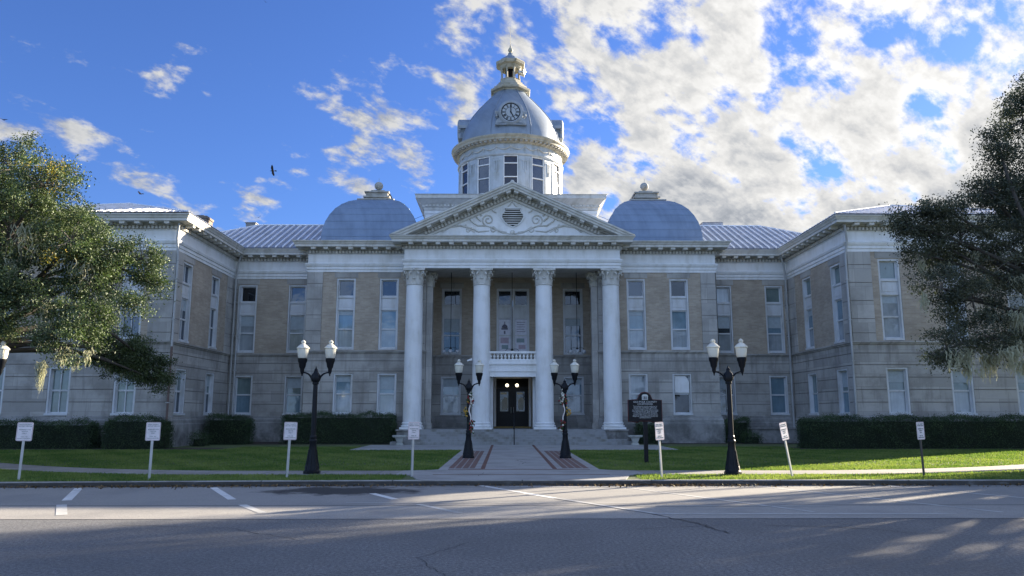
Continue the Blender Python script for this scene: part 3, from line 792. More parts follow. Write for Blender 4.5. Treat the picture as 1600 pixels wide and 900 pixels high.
# columns
def leaf_ring(mb, cx, cy, r0, z0, h, n, a0, wid, curl, mi=0):
    for i in range(n):
        a = a0 + 2 * PI * i / n; ca, sa = math.cos(a), math.sin(a)
        prof = [(0, 0, 1), (.02, .35, 1.05), (.03, .68, .95), (curl * .55, .9, .75), (curl, 1.0, .5), (curl * 1.25, .90, .3), (curl * 1.15, .78, .15)]
        vs = []
        for dr, hh, ww in prof:
            for s, back in ((-1, .02), (0, -.015), (1, .02)):
                r = r0 + dr - back
                vs.append((cx + r * ca - s * wid * ww * sa / 2, cy + r * sa + s * wid * ww * ca / 2, z0 + h * hh))
        fs = []
        for j in range(len(prof) - 1):
            for q in (0, 1): fs.append((j * 3 + q, j * 3 + q + 1, j * 3 + q + 4, j * 3 + q + 3))
        mb.add(vs, fs, mi)
def capital(cx, cy, zb, r, h):
    mb = MB()
    mb.lathe([(r + .01, zb), (r + .05, zb + .02), (r + .05, zb + .06), (r - .01, zb + .08), (r, zb + h * .5), (r + .06, zb + h * .78), (r + .12, zb + h * .86)], cx, cy, 24)
    leaf_ring(mb, cx, cy, r, zb + .06, h * .36, 8, 0.0, .30, .12)
    leaf_ring(mb, cx, cy, r + .01, zb + .1, h * .62, 8, PI / 8, .27, .17)
    for i in range(4):     # corner volutes
        a = PI / 4 + i * PI / 2; ca, sa = math.cos(a), math.sin(a)
        pts = []
        for q in range(15):
            th = q / 14 * 2.2 * PI; rr = .11 * (1 - q / 19)
            pr = r + .22 + rr * math.sin(th) - .02; pz = zb + h * .74 - .0 + rr * math.cos(th)
            pts.append((cx + pr * ca, cy + pr * sa, pz))
        pts = [(cx + (r + .04) * ca, cy + (r + .04) * sa, zb + h * .45)] + pts
        mb.tube(pts, .033, 6)
        for s in (-1, 1):
            a2 = a + s * .42; mb.sphere((cx + (r + .12) * math.cos(a2), cy + (r + .12) * math.sin(a2), zb + h * .74), .05, 8)
    for i in range(4):
        a = i * PI / 2; mb.sphere((cx + (r + .17) * math.cos(a), cy + (r + .17) * math.sin(a), zb + h * .90), .075, 8)
    # abacus with concave sides
    s = r + .17; pl = []
    for c in range(4):
        a = -PI / 4 + c * PI / 2
        for q in range(7):
            t = q / 6; x = -s + 2 * s * t; y = s - .10 * (1 - (2 * t - 1) ** 2)
            x = max(-s + .03, min(s - .03, x))
            ang = -c * PI / 2; pl.append((x * math.cos(ang) - y * math.sin(ang), x * math.sin(ang) + y * math.cos(ang)))
    mb.prism([(cx + x, cy + y) for x, y in pl], zb + h * .87, zb + h * .995)
    return mb
def column(cx, cy):
    mb = MB(); N = 14
    prof = [(.50 - .045 * (j / N) ** 1.7, 1.24 + (8.74 - 1.24) * j / N) for j in range(N + 1)]
    mb.lathe(prof, cx, cy, 40)
    o = part(mb, 'column', WHITE, smooth=40)
    mb = MB()
    mb.box(cx - .60, cx + .60, cy - .60, cy + .60, .882, .99)
    mb.lathe([(.56, .991), (.60, 1.01), (.61, 1.05), (.59, 1.09), (.54, 1.11), (.52, 1.13), (.53, 1.16), (.565, 1.18), (.565, 1.21), (.53, 1.235), (.50, 1.26)], cx, cy, 40)
    mb.build('base', WHITE, o, 40)
    capital(cx, cy, 8.74, .455, .92).build('capital', TRIM, o, 45)
for x in (-5.44, -1.70, 1.76, 5.50): column(x, 42.32)
mb = MB()       # antae behind the end columns
for s in (-1, 1):
    a, b_ = sorted((s * 4.862, s * 5.06)); mb.box(a, b_, 43.11, 43.5, .1, 10.8)
    a, b_ = sorted((s * 4.84, s * 4.50)); mb.box(a, b_, 43.12, 43.62, .88, 8.85)
    mb.box(a - .06, b_ + .06, 43.06, 43.68, .882, 1.2)
    pp = part(mb, 'pilaster', STONE2); mb = MB()
    capital(s * 4.70, 43.38, 8.85, .22, .80).build('capital', TRIM, pp, 45)

# pediment
ZB, ZA, XH = 11.40, 14.42, 6.72
sl = (ZA - ZB) / XH
def rake(mb, y0, y1, t0, t1, mi=0, x_in=0.0):
    """a band of the raking cornice between perpendicular drops t0 and t1 below the top line"""
    for s in (-1, 1):
        vs = []
        for y in (y0, y1):
            for (x, top) in ((XH, 0), (0, 0)):
                pass
            zt = lambda x, t: ZA - sl * x - t
            xe0 = min(XH, (ZA - t0 - ZB) / sl); xe1 = min(XH, (ZA - t1 - ZB) / sl)
            vs += [(0, y, ZA - t0), (s * xe0, y, zt(xe0, t0)), (s * xe1, y, zt(xe1, t1)), (0, y, ZA - t1)]
        mb.add(vs, [(0, 1, 2, 3), (7, 6, 5, 4), (0, 4, 5, 1), (1, 5, 6, 2), (2, 6, 7, 3), (3, 7, 4, 0)], mi)
mb = MB()
rake(mb, 41.00, 42.2, 0.0, 0.10); rake(mb, 41.06, 42.2, 0.103, 0.24); rake(mb, 41.12, 42.2, 0.243, 0.38)
rake(mb, 41.62, 42.2, 0.383, 0.50, 1); rake(mb, 41.73, 42.2, 0.503, 0.72, 1); rake(mb, 41.80, 42.2, 0.723, 0.86)
ang = math.atan(sl); LR = XH / math.cos(ang)
for s in (-1, 1):
    M0 = Matrix.Translation((0, 0, ZA)) @ Matrix.Rotation(ang * s, 4, 'Y') if s > 0 else Matrix.Translation((0, 0, ZA)) @ Matrix.Rotation(-ang, 4, 'Y')
    k = 30
    for q in range(1, k - 1):
        u = s * (q * .2 + .12)
        if abs(u) < LR - 1.75: mb.box(u - .052, u + .052, 41.655, 41.73, -.64 , -.47, 0, M0)
    for q in range(7):
        u = s * (q * .80 + .42)
        if abs(u) < LR - 1.2: mb.box(u - .13, u + .13, 41.18, 41.62, -.47, -.345, 0, M0)
mb.frustum(0, 41.3, ZA - .05, ZA + .14, .16, .16, .05, .05)
part(mb, 'raking_cornice', [TRIM, TRIMD])
mb = MB()
mb.add([(-XH + .3, 41.9, ZB), (XH - .3, 41.9, ZB), (0, 41.9, ZA - .3)], [(0, 1, 2)])
part(mb, 'tympanum', WHITE)
mb = MB()   # gable roof behind
for s in (-1, 1):
    mb.add([(0, 41.02, ZA + .012), (s * XH, 41.02, ZB + .012), (s * XH, 51, ZB + .012), (0, 51, ZA + .012)], [(0, 1, 2, 3)])
part(mb, 'portico_roof', ROOF)
# shield vent
mb = MB(); cx = .02; hs = [(0, 11.98), (.30, 12.12), (.52, 12.32), (.66, 12.58), (.66, 12.72), (.52, 12.86), (.46, 13.0), (.50, 13.13)]
out_ = [(cx + x, z) for x, z in hs] + [(cx - x, z) for x, z in reversed(hs)]
MXZ = Matrix(((1, 0, 0, 0), (0, 0, -1, 0), (0, 1, 0, 0), (0, 0, 0, 1)))   # xy poly -> xz plane, extruded towards -y
inn = [(cx + (x - cx) * .88, 12.56 + (z - 12.56) * .90) for x, z in out_]
mb.prism(out_, -41.897, -41.80, Matrix(((1, 0, 0, 0), (0, 0, -1, 0), (0, 1, 0, 0), (0, 0, 0, 1))) @ Matrix.Scale(1, 4), 0)
mb.v = [(x, abs(y), z) for x, y, z in mb.v]
vent = part(mb, 'shield_vent', [WHITE])
mb = MB(); mb.prism(inn, 41.79, 41.798, Matrix(((1, 0, 0, 0), (0, 0, 1, 0), (0, 1, 0, 0), (0, 0, 0, 1))))
mb.build('vent_opening', DARK, vent)
mb = MB()
for q in range(8):
    z = 12.13 + q * .125
    wv = [x for x in (0,)]
    def hw(zz):
        for (x0, z0), (x1, z1) in zip(hs, hs[1:]):
            if z0 <= zz <= z1: return (x0 + (x1 - x0) * (zz - z0) / (z1 - z0)) * .88
        return .4
    mb.box(cx - hw(z), cx + hw(z), 41.74, 41.785, z - .012, z + .038)
mb.build('louvre', TRIM, vent)
# scrolls in relief
mb = MB()
def spiral(cx, cz, r, turns, a0, s, w, tail):
    pts = []
    n = 26
    for i in range(n):
        t = i / (n - 1); a = a0 + s * turns * 2 * PI * t; rr = r * (1 - .82 * t)
        pts.append((cx + rr * math.cos(a), 41.89, cz + rr * math.sin(a)))
    pts = [(x, 41.89, z) for x, z in tail] + pts
    return pts
for s in (-1, 1):
    def mx(P): return [(s * x, y, z) for x, y, z in P]
    mb.tube(mx(spiral(1.35, 12.42, .36, 1.6, -PI * .5, 1, .04, [(0.3, 11.72), (.75, 11.78), (1.1, 11.98)])), .045, 6)
    mb.tube(mx(spiral(1.05, 11.86, .17, 1.2, PI * .5, -1, .04, [(.1, 11.62), (.6, 11.7)])), .04, 6)
    mb.tube(mx([(1.75, 41.89, 12.35), (1.98, 41.89, 12.55), (2.05, 41.89, 12.8), (1.98, 41.89, 13.02)]), [.05, .06, .05, .02], 6)
    mb.tube(mx([(1.5, 41.89, 12.1), (1.95, 41.89, 12.1), (2.3, 41.89, 12.35), (2.45, 41.89, 12.6)]), [.05, .055, .05, .02], 6)
    mb.tube(mx([(.9, 41.89, 12.85), (1.1, 41.89, 12.95), (1.2, 41.89, 13.15)]), [.05, .04, .02], 6)
    mb.tube(mx([(1.3, 41.89, 11.8), (1.9, 41.89, 11.75), (2.3, 41.89, 11.95), (2.9, 41.89, 12.1), (3.5, 41.89, 12.0), (3.85, 41.89, 11.72)]), [.04, .05, .06, .06, .05, .03], 6)
    mb.tube(mx(spiral(2.45, 11.82, .13, 1.0, PI * .4, -1, .04, [(2.1, 11.72)])), .035, 6)
    for (x, z) in ((3.3, 12.12), (3.6, 12.08), (3.85, 11.85), (2.6, 12.12), (2.15, 12.75), (2.55, 12.45), (1.25, 13.1), (1.75, 12.7), (4.05, 11.95)):
        mb.sphere((s * x, 41.90, z), .075, 8)
    mb.tube(mx([(3.85, 41.89, 11.72), (4.15, 41.89, 11.95)]), [.04, .02], 6)
mb.tube([(-.25, 41.89, 13.2), (-.12, 41.89, 13.32), (0, 41.89, 13.5), (.12, 41.89, 13.32), (.25, 41.89, 13.2)], .035, 6)
mb.sphere((0, 41.9, 13.62), .05, 8); mb.sphere((0, 41.9, 11.72), .14, 10)
part(mb, 'scroll_ornament', TRIM, smooth=60)

# balcony over the door, and doorway
mb = MB()
mb.box(-1.30, 1.36, 42.15, 46.55, 4.20, 4.46); mb.box(-1.32, 1.38, 42.08, 42.14, 4.36, 4.46); mb.box(-1.29, 1.35, 42.13, 46.55, 3.98, 4.196)
mb.box(-1.28, 1.34, 42.18, 43.0, 3.70, 3.977); mb.box(-1.30, 1.36, 42.12, 46.4, 4.463, 4.62)
bal = part(mb, 'balcony', WHITE)
mb = MB(); mb.box(-1.28, 1.34, 42.16, 42.40, 4.98, 5.09); mb.box(-1.28, 1.34, 42.20, 42.36, 4.623, 4.66)
mb.build('handrail', WHITE, bal)
b0 = None
for i in range(13):
    x = -1.19 + i * .203
    mb = MB(); mb.lathe([(.055, 4.66), (.055, 4.69), (.03, 4.71), (.07, 4.78), (.075, 4.82), (.035, 4.90), (.03, 4.93), (.05, 4.95), (.05, 4.98)], x, 42.28, 10)
    mb.build('baluster', WHITE, bal, 50)
mb = MB()
for s in (-1, 1):
    c = .05
    a, b_ = sorted((c + s * 1.30, c + s * 1.10)); mb.box(a, b_, 43.0, 43.35, .88, 3.97)
    a, b_ = sorted((c + s * 1.38, c + s * 1.32)); mb.box(a, b_, 43.02, 46.5, .88, 3.97)
    a, b_ = sorted((c + s * 1.10, c + s * .98)); mb.box(a, b_, 46.2, 46.85, .88, 3.97)
    a, b_ = sorted((c + s * 1.315, c + s * 1.105)); mb.box(a, b_, 43.36, 46.5, .88, 3.97, 1)
mb.box(-.93, 1.03, 46.25, 46.85, 3.83, 3.97)
df = part(mb, 'door_surround', [WHITE, TRIMD])
mb = MB(); mb.box(-1.05, 1.15, 45.6, 47.0, .883, .965)
mb.build('threshold', plain('yellow_worn_wood', (0.30, 0.22, 0.08), 0.7), df)
DOORM = plain('dark_bronze_door', (0.010, 0.011, 0.016), 0.3)
DG = glassy('door_glass', (0.02, 0.022, 0.025), 0.12)
FLY = plain('paper_flyer', (0.55, 0.56, 0.50), 0.6)
mb = MB(); mb.box(-.93, 1.03, 46.86, 47.0, 3.23, 3.32); mb.box(-.93, 1.03, 46.9, 47.0, 3.74, 3.83); mb.box(-.93, -.86, 46.9, 47, 3.32, 3.74); mb.box(.96, 1.03, 46.9, 47, 3.32, 3.74); mb.box(-.93, 1.03, 47.0, 49.0, 3.9, 3.95)
mb.box(-.93, -.92, 47.0, 49.0, .9, 3.9); mb.box(1.02, 1.03, 47.0, 49, .9, 3.9); mb.box(-.93, 1.03, 48.99, 49, .9, 3.9)
tr = part(mb, 'transom', DOORM)
for k_, (xa, xb) in enumerate(((-.93, .045), (.055, 1.03))):
    mb = MB(); y0, y1 = 46.90, 46.96
    mb.box(xa, xa + .24, y0, y1, .97, 3.22); mb.box(xb - .24, xb, y0, y1, .97, 3.22); mb.box(xa + .24, xb - .24, y0, y1, .97, 1.85); mb.box(xa + .24, xb - .24, y0, y1, 3.02, 3.22)
    dr = part(mb, 'door', DOORM)
    mb = MB(); mb.add([(xa + .24, 46.94, 1.85), (xb - .24, 46.94, 1.85), (xb - .24, 46.94, 3.02), (xa + .24, 46.94, 3.02)], [(0, 1, 2, 3)])
    mb.build('door_glass', DG, dr)
    mb = MB(); rr = random.Random(k_ + 5)
    mb.box(xa + .28, xb - .34, 46.925, 46.937, 2.86, 2.99); mb.prism([(xa + .36, 1.95), (xb - .32, 1.93), (xb - .28, 2.3), (xb - .30, 2.62), (xa + .52, 2.72), (xa + .34, 2.5)], 46.925, 46.937, Matrix(((1, 0, 0, 0), (0, 0, 1, 0), (0, 1, 0, 0), (0, 0, 0, 1))))
    mb.build('flyer', FLY, dr)
    mb = MB(); x = xb - .07 if k_ == 0 else xa + .07; mb.tube([(x, 46.9, 1.75), (x, 46.84, 1.8), (x, 46.84, 2.05), (x, 46.9, 2.1)], .014, 6)
    mb.build('handle', GALV, dr)
mb = MB(); mb.box(1.17, 1.34, 43.353, 43.358, 2.15, 2.33)
part(mb, 'plaque', plain('plaque_blue', (0.015, 0.03, 0.12), 0.4))
# two lit globe lamps in the door vestibule
LIT = plain('lit_globe', (0.9, 0.82, 0.6), 0.4, 0, 0.9, (1.0, 0.88, 0.62))
for i, x in enumerate((-.27, .33)):
    t = thing('globe_lamp', ['lit round globe lamp above the left door leaf', 'lit round globe lamp above the right door leaf'][i], 'lamp', (x, 46.7, 3.40), group='lit globes over the door')
    mb = MB(); mb.sphere((0, 0, 0), .10, 16); mb.build('globe', LIT, t, 60)
    mb = MB(); mb.tube([(0, .1, 0), (0, .17, .0), (0, .17, .3)], .015, 6); mb.build('bracket', BLACK, t)

# steps and portico floor
mb = MB()
mb.box(-4.95, 4.95, 41.51, 46.6, .1, .88)
for i in range(5):
    e = 4.95 if i > 1 else 6.3 - .35 * i
    y = 40.22 + i * .26; mb.box(-e, e, y, 41.507 if e < 5 else 41.19, .1 + .002 * i, .27 + i * .122 - .0005 * i)
part(mb, 'steps', CONC)
mb = MB()
for s in (-1, 1):
    a, b_ = sorted((s * 4.953, s * 6.15)); mb.box(a, b_, 41.55, 43.0, .1, .80); mb.box(a - .04, b_ + .04, 41.45, 43.0, .803, .878)
    part(mb, 'cheek_block', BASEST); mb = MB()

# roofs -------------------------------------------------------------
def ribs(mb, quad, n_dir, pitch, h=.045, w=.035):
    pass
mb = MB(); rb = MB()
EZ = 11.44
def slope_plane(x, y): return EZ + .50 * (y - 44.75)
RZ = EZ + .50 * 5.4
RX = 16.8; RYR = 50.15; HX = RX + 5.4
mb.add([(-HX, 44.75, EZ), (HX, 44.75, EZ), (RX, RYR, RZ), (-RX, RYR, RZ)], [(0, 1, 2, 3)])
mb.add([(-HX, 44.75, EZ), (-RX, RYR, RZ), (-RX, 60, RZ - .2), (-HX, 66, EZ)], [(0, 1, 2, 3)])
mb.add([(HX, 44.75, EZ), (RX, RYR, RZ), (RX, 60, RZ - .2), (HX, 66, EZ)], [(0, 1, 2, 3)])
mb.add([(-RX, RYR, RZ), (RX, RYR, RZ), (RX, 60, RZ - .2), (-RX, 60, RZ - .2)], [(0, 1, 2, 3)])
mb.add([(-RX, 60, RZ - .2), (RX, 60, RZ - .2), (HX, 66, EZ), (-HX, 66, EZ)], [(0, 1, 2, 3)])
x = -HX + .2
while x < HX:
    if abs(x) > 5.6:
        ax = abs(x); yt = RYR if ax < RX else 44.75 + (HX - ax)
        if yt - 44.75 > .3:
            z0, z1 = slope_plane(x, 44.76), slope_plane(x, yt)
            rb.add([(x - .035, 44.7, z0), (x + .035, 44.7, z0), (x + .035, yt, z1), (x - .035, yt, z1), (x - .035, 44.7, z0 + .09), (x + .035, 44.7, z0 + .09), (x + .035, yt, z1 + .09), (x - .035, yt, z1 + .09)],
                   [(4, 5, 6, 7), (0, 1, 5, 4), (2, 3, 7, 6), (0, 4, 7, 3), (1, 2, 6, 5)])
    x += .42
rb.box(-RX, RX, RYR - .06, RYR + .06, RZ, RZ + .07)
for s in (-1, 1): rb.tube([(s * RX, RYR, RZ + .03), (s * HX, 44.75, EZ + .03)], .05, 6)
r1 = part(mb, 'main_roof', ROOF); rb.build('standing_seam', SEAM, r1)
mb = MB(); rb = MB()
sw = .345
for s in (-1, 1):
    xc = s * 21.7; hx = 5.85; ye = 36.6; ya = ye + hx; za = EZ + sw * hx
    mb.add([(xc - hx, ye, EZ), (xc + hx, ye, EZ), (xc, ya, za)], [(0, 1, 2)])
    for q in (-1, 1): mb.add([(xc + q * hx, ye, EZ), (xc + q * hx, 77.7, EZ), (xc, 77.7 - hx, za), (xc, ya, za)], [(0, 1, 2, 3)])
    mb.add([(xc - hx, 77.7, EZ), (xc + hx, 77.7, EZ), (xc, 77.7 - hx, za)], [(0, 1, 2)])
    k = int(2 * hx / .34)
    for i in range(1, k):
        x = xc - hx + i * .34; yt = ye + hx - abs(x - xc); z1 = EZ + sw * (yt - ye)
        rb.add([(x - .02, ye, EZ), (x + .02, ye, EZ), (x + .02, yt, z1), (x - .02, yt, z1), (x - .02, ye, EZ + .05), (x + .02, ye, EZ + .05), (x + .02, yt, z1 + .05), (x - .02, yt, z1 + .05)], [(4, 5, 6, 7), (0, 1, 5, 4), (0, 4, 7, 3), (1, 2, 6, 5)])
    for i in range(110):
        y = ye + .4 + i * .36
        if y > 76: break
        xt = max(0, hx - (y - ye)) ; 
        for q in (-1, 1):
            a, b_ = xc + q * hx, xc + q * xt; zb = EZ + sw * (hx - xt)
            if abs(a - b_) < .3: continue
            rb.add([(a, y - .02, EZ), (a, y + .02, EZ), (b_, y + .02, zb), (b_, y - .02, zb), (a, y - .02, EZ + .05), (a, y + .02, EZ + .05), (b_, y + .02, zb + .05), (b_, y - .02, zb + .05)], [(4, 5, 6, 7), (0, 4, 7, 3), (1, 2, 6, 5)])
    rb.tube([(xc - hx, ye, EZ + .03), (xc, ya, za + .03)], .05, 6); rb.tube([(xc + hx, ye, EZ + .03), (xc, ya, za + .03)], .05, 6); rb.tube([(xc, ya, za + .03), (xc, 77.7 - hx, za + .03)], .05, 6)
    r2 = part(mb, 'wing_roof', ROOF); rb.build('standing_seam', SEAM, r2); mb = MB(); rb = MB()
for x in (-11.7, 5.5):
    mb = MB(); mb.box(x, x + 6.2, 43.0, 52, 11.2, 11.45); part(mb, 'flat_roof', ROOF)
CHB = brick('chimney_brick', (0.24, 0.19, 0.15), (0.17, 0.135, 0.11), (0.25, 0.22, 0.19))
mb = MB(); mb.box(-20.35, -19.35, 47.5, 48.6, 11.4, 13.95); mb.box(-20.4, -19.3, 47.45, 48.65, 13.953, 14.1); mb.box(-20.1, -19.6, 47.7, 48.4, 14.1, 14.2)
part(mb, 'chimney', CHB, label='brown brick chimney behind the left wing cornice')
mb = MB(); mb.box(-17.9, -17.25, 50.6, 51.6, 12.9, 14.42); mb.box(-17.96, -17.2, 50.55, 51.65, 14.423, 14.47)
part(mb, 'roof_vent', CONC); mb = MB(); mb.box(13.1, 14.5, 51.0, 52.2, 13.6, 14.62); mb.frustum(13.8, 51.6, 14.623, 14.68, .75, .65, .65, .55)
part(mb, 'roof_vent', ROOF)

# square lower domes
def side_dome(cx):
    cy = 46.9; h0 = 2.82; prof = [(1.0, 11.45), (1.0, 12.0), (.985, 12.45), (.94, 12.95), (.87, 13.42), (.78, 13.85), (.67, 14.2), (.55, 14.47), (.44, 14.64), (.38, 14.70)]
    # fine profile with lapped courses
    fine = []
    for (a, z0), (b, z1) in zip(prof, prof[1:]):
        fine += [(a + (b - a) * t / 3, z0 + (z1 - z0) * t / 3) for t in range(3)]
    fine.append(prof[-1])
    mb = MB(); vs = []; n = len(fine)
    for a, z in fine:
        r = h0 * a
        vs += [(cx - r, cy - r, z), (cx + r, cy - r, z), (cx + r, cy + r, z), (cx - r, cy + r, z)]
    mb.add(vs, [(j * 4 + i, j * 4 + (i + 1) % 4, j * 4 + 4 + (i + 1) % 4, j * 4 + 4 + i) for j in range(n - 1) for i in range(4)] + [tuple((n - 1) * 4 + i for i in range(4))])
    for j in (3, 6, 9, 12, 15, 18, 21):      # horizontal laps
        a, z = fine[j]; r = h0 * a
        for i in range(4): pass
        mb.sweep([(cx - r, cy + r), (cx - r, cy - r), (cx + r, cy - r), (cx + r, cy + r)], [(-.05, z - .02), (.016, z - .02), (.016, z + .01), (-.05, z + .03)])
    d = part(mb, 'square_dome', SDOME, smooth=25)
    mb = MB(); r = h0 * .40
    mb.box(cx - r, cx + r, cy - r, cy + r, 14.703, 14.78); mb.frustum(cx, cy, 14.783, 14.95, .78, .78, .70, .70); mb.box(cx - .82, cx + .82, cy - .82, cy + .82, 14.953, 15.05)
    mb.box(cx - .68, cx + .68, cy - .68, cy + .68, 15.053, 15.28); mb.box(cx - .76, cx + .76, cy - .76, cy + .76, 15.283, 15.36); mb.box(cx - .42, cx + .42, cy - .42, cy + .42, 15.363, 15.52)
    mb.build('pedestal', TRIMD, d).parent = d
    mb = MB(); mb.lathe([(.16, 15.52), (.10, 15.58), (.08, 15.64), (.13, 15.66)], cx, cy, 14); mb.sphere((cx, cy, 15.90), .27, 20)
    mb.tube([(cx, cy, 16.2), (cx, cy, 16.42)], .012, 5)
    mb.build('ball_finial', TRIMD, d, 60)
side_dome(-8.38); side_dome(8.42)

# attic block under the great dome
mb = MB()
mb.box(-5.88, 5.88, 51.0, 62.8, 11.3, 15.7)
mb.box(-5.93, 5.93, 50.95, 51.0, 15.2, 15.42)
AT = [(-5.88, 62.8), (-5.88, 51.0), (5.88, 51.0), (5.88, 62.8)]
mb.sweep(AT, [(-.3, 15.45), (.08, 15.45), (.10, 15.62), (.16, 15.66), (.16, 15.75), (.52, 16.12), (.60, 16.15), (.60, 16.36), (.66, 16.43), (-.3, 16.46)], 1)
def dent2(a, d, n, L, i):
    k = round(L / .25); M0 = Matrix(((d.x, n.x, 0, a.x), (d.y, n.y, 0, a.y), (0, 0, 1, 0), (0, 0, 0, 1)))
    for q in range(k): u = (q + .5) * L / k; mb.box(u - .07, u + .07, .165, .23, 15.66, 15.80, 1, M0)
along(AT, 1, dent2)
mb.box(-5.9, 5.9, 50.98, 62.8, 16.40, 16.48, 1)
part(mb, 'attic_block', [WHITE, TRIM])

# drum, ring cornice, dome
DX, DY = -0.0, 57.0
def ring(mb, prof, n=96, mi=0, cap=False, a0=0.0): mb.lathe(prof, DX, DY, n, mi, a0, cap)
def rpt(r, a, z): return (DX + r * math.sin(a), DY - r * math.cos(a), z)   # a = 0 faces the camera
mb = MB()
RD = 3.95; W0, W1 = 17.35, 20.12
# drum wall with 12 window openings, built from angular cells
ww = R(15.2)
for i in range(12):
    ac = i * PI / 6
    # panel between windows
    a0 = ac + ww / 2; a1 = ac + PI / 6 - ww / 2; m = 5
    for q in range(m):
        b0, b1 = a0 + (a1 - a0) * q / m, a0 + (a1 - a0) * (q + 1) / m
        mb.add([rpt(RD, b0, 16.4), rpt(RD, b1, 16.4), rpt(RD, b1, 21.2), rpt(RD, b0, 21.2)], [(0, 1, 2, 3)])
    # raised frame round the sunk panel
    for (c0, c1, z0, z1) in ((a0 + .012, a1 - .012, 19.93, 20.08), (a0 + .012, a1 - .012, 17.3, 17.45), (a0 + .012, a0 + .04, 17.45, 19.93), (a1 - .04, a1 - .012, 17.45, 19.93)):
        vs = [rpt(r, c, z) for r in (RD - .02, RD + .035) for c in (c0, c1) for z in (z0, z1)]
        mb.add(vs, [(0, 1, 3, 2), (4, 6, 7, 5), (0, 4, 5, 1), (2, 3, 7, 6), (0, 2, 6, 4), (1, 5, 7, 3)])
    am = (a0 + a1) / 2
    for da, z0, z1 in ((-.035, 19.1, 19.75), (0, 18.85, 19.75), (.035, 19.1, 19.75)):    # pendant drops on the panel
        vs = [rpt(r, am + da + e, z) for r in (RD - .01, RD + .05) for e in (-.009, .009) for z in (z0, z1)]
        mb.add(vs, [(0, 1, 3, 2), (4, 6, 7, 5), (0, 4, 5, 1), (2, 3, 7, 6), (0, 2, 6, 4), (1, 5, 7, 3)])
    vs = [rpt(r, am + e, z) for r in (RD - .01, RD + .06) for e in (-.055, .055) for z in (19.72, 19.80)]
    mb.add(vs, [(0, 1, 3, 2), (4, 6, 7, 5), (0, 4, 5, 1), (2, 3, 7, 6), (0, 2, 6, 4), (1, 5, 7, 3)])
    for (z0, z1) in ((16.4, W0), (W1, 21.2)):
        mb.add([rpt(RD, ac - ww / 2, z0), rpt(RD, ac + ww / 2, z0), rpt(RD, ac + ww / 2, z1), rpt(RD, ac - ww / 2, z1)], [(0, 1, 2, 3)])
ring(mb, [(RD, 16.38), (RD + .16, 16.4), (RD + .16, 16.7), (RD + .06, 16.8), (RD - .02, 16.82)])
ring(mb, [(RD - .02, 20.13), (RD + .07, 20.14), (RD + .12, 20.22), (RD + .12, 20.27), (RD + .02, 20.31)])
drum = part(mb, 'drum', DRUMM)
mb = MB()   # swags on the frieze
for i in range(24):
    a0 = R(15) * i; pts = [rpt(RD + .035, a0 + R(15) * t / 6, 20.80 - .22 * (1 - (2 * t / 6 - 1) ** 2)) for t in range(7)]
    mb.tube(pts, [.02, .03, .04, .045, .04, .03, .02], 6)
    mb.tube([rpt(RD + .03, a0, 20.84), rpt(RD + .03, a0, 20.5)], .022, 6)
mb.build('swag', TRIM, drum, 50)
for i in range(12):
    ac = i * PI / 6; h = RD * math.sin(ww / 2) ; yb = -RD * math.cos(ww / 2)
    f = MB(); yo = -.04
    f.box(-h, -h + .06, yo, .12, W0, W1); f.box(h - .06, h, yo, .12, W0, W1); f.box(-h + .06, h - .06, yo, .12, W1 - .06, W1); f.box(-h + .06, h - .06, yo, .12, W0, W0 + .08)
    f.box(-h + .06, h - .06, yo + .01, .1, 19.50, 19.57); f.box(-h + .06, h - .06, yo + .01, .1, 18.48, 18.55)
    M = Matrix.Translation((DX, DY, 0)) @ Matrix.Rotation(ac, 4, 'Z') @ Matrix.Translation((0, yb, 0))
    o = f.build('window', WHITE, None, M=M); o.parent = CH; o.matrix_parent_inverse = Matrix.Translation((0, -43, 0))
    g = MB(); g.add([(-h, .06, W0), (h, .06, W0), (h, .06, W1), (-h, .06, W1)], [(0, 1, 2, 3)])
    g.build('pane', G_DRUM, o, M=M)
mb = MB()
ring(mb, [(RD - .05, 21.02), (RD + .08, 21.02), (RD + .12, 21.08), (RD + .18, 21.18), (RD + .48, 21.22), (RD + .50, 21.36), (RD + .55, 21.40), (RD + .60, 21.50), (RD + .60, 21.56), (RD + .45, 21.62), (RD - .1, 21.75)])
for i in range(72):
    a = 2 * PI * i / 72; vs = [rpt(r, a + e, z) for r in (RD + .12, RD + .42) for e in (-.02, .02) for z in (21.10, 21.215)]
    mb.add(vs, [(0, 1, 3, 2), (4, 6, 7, 5), (0, 4, 5, 1), (2, 3, 7, 6), (0, 2, 6, 4), (1, 5, 7, 3)], 1)
part(mb, 'ring_cornice', [LANT, TRIMD], smooth=35)
DP = [(3.86, 21.7), (3.85, 22.2), (3.78, 22.6), (3.64, 23.05), (3.44, 23.5), (3.18, 23.97), (2.92, 24.34), (2.55, 24.82), (2.2, 25.22), (1.85, 25.62), (1.52, 25.98), (1.36, 26.15), (1.30, 26.34)]
mb = MB(); ring(mb, DP, 96)
dome = part(mb, 'dome', DOMEM, smooth=40)
mb = MB()
for i in range(8):    # standing ribs at the corners of the eight gores
    a = R(22.5) + i * PI / 4
    mb.tube([rpt(r + .02, a, z) for r, z in DP], .045, 6)
mb.build('rib', DOMEM, dome, 60)

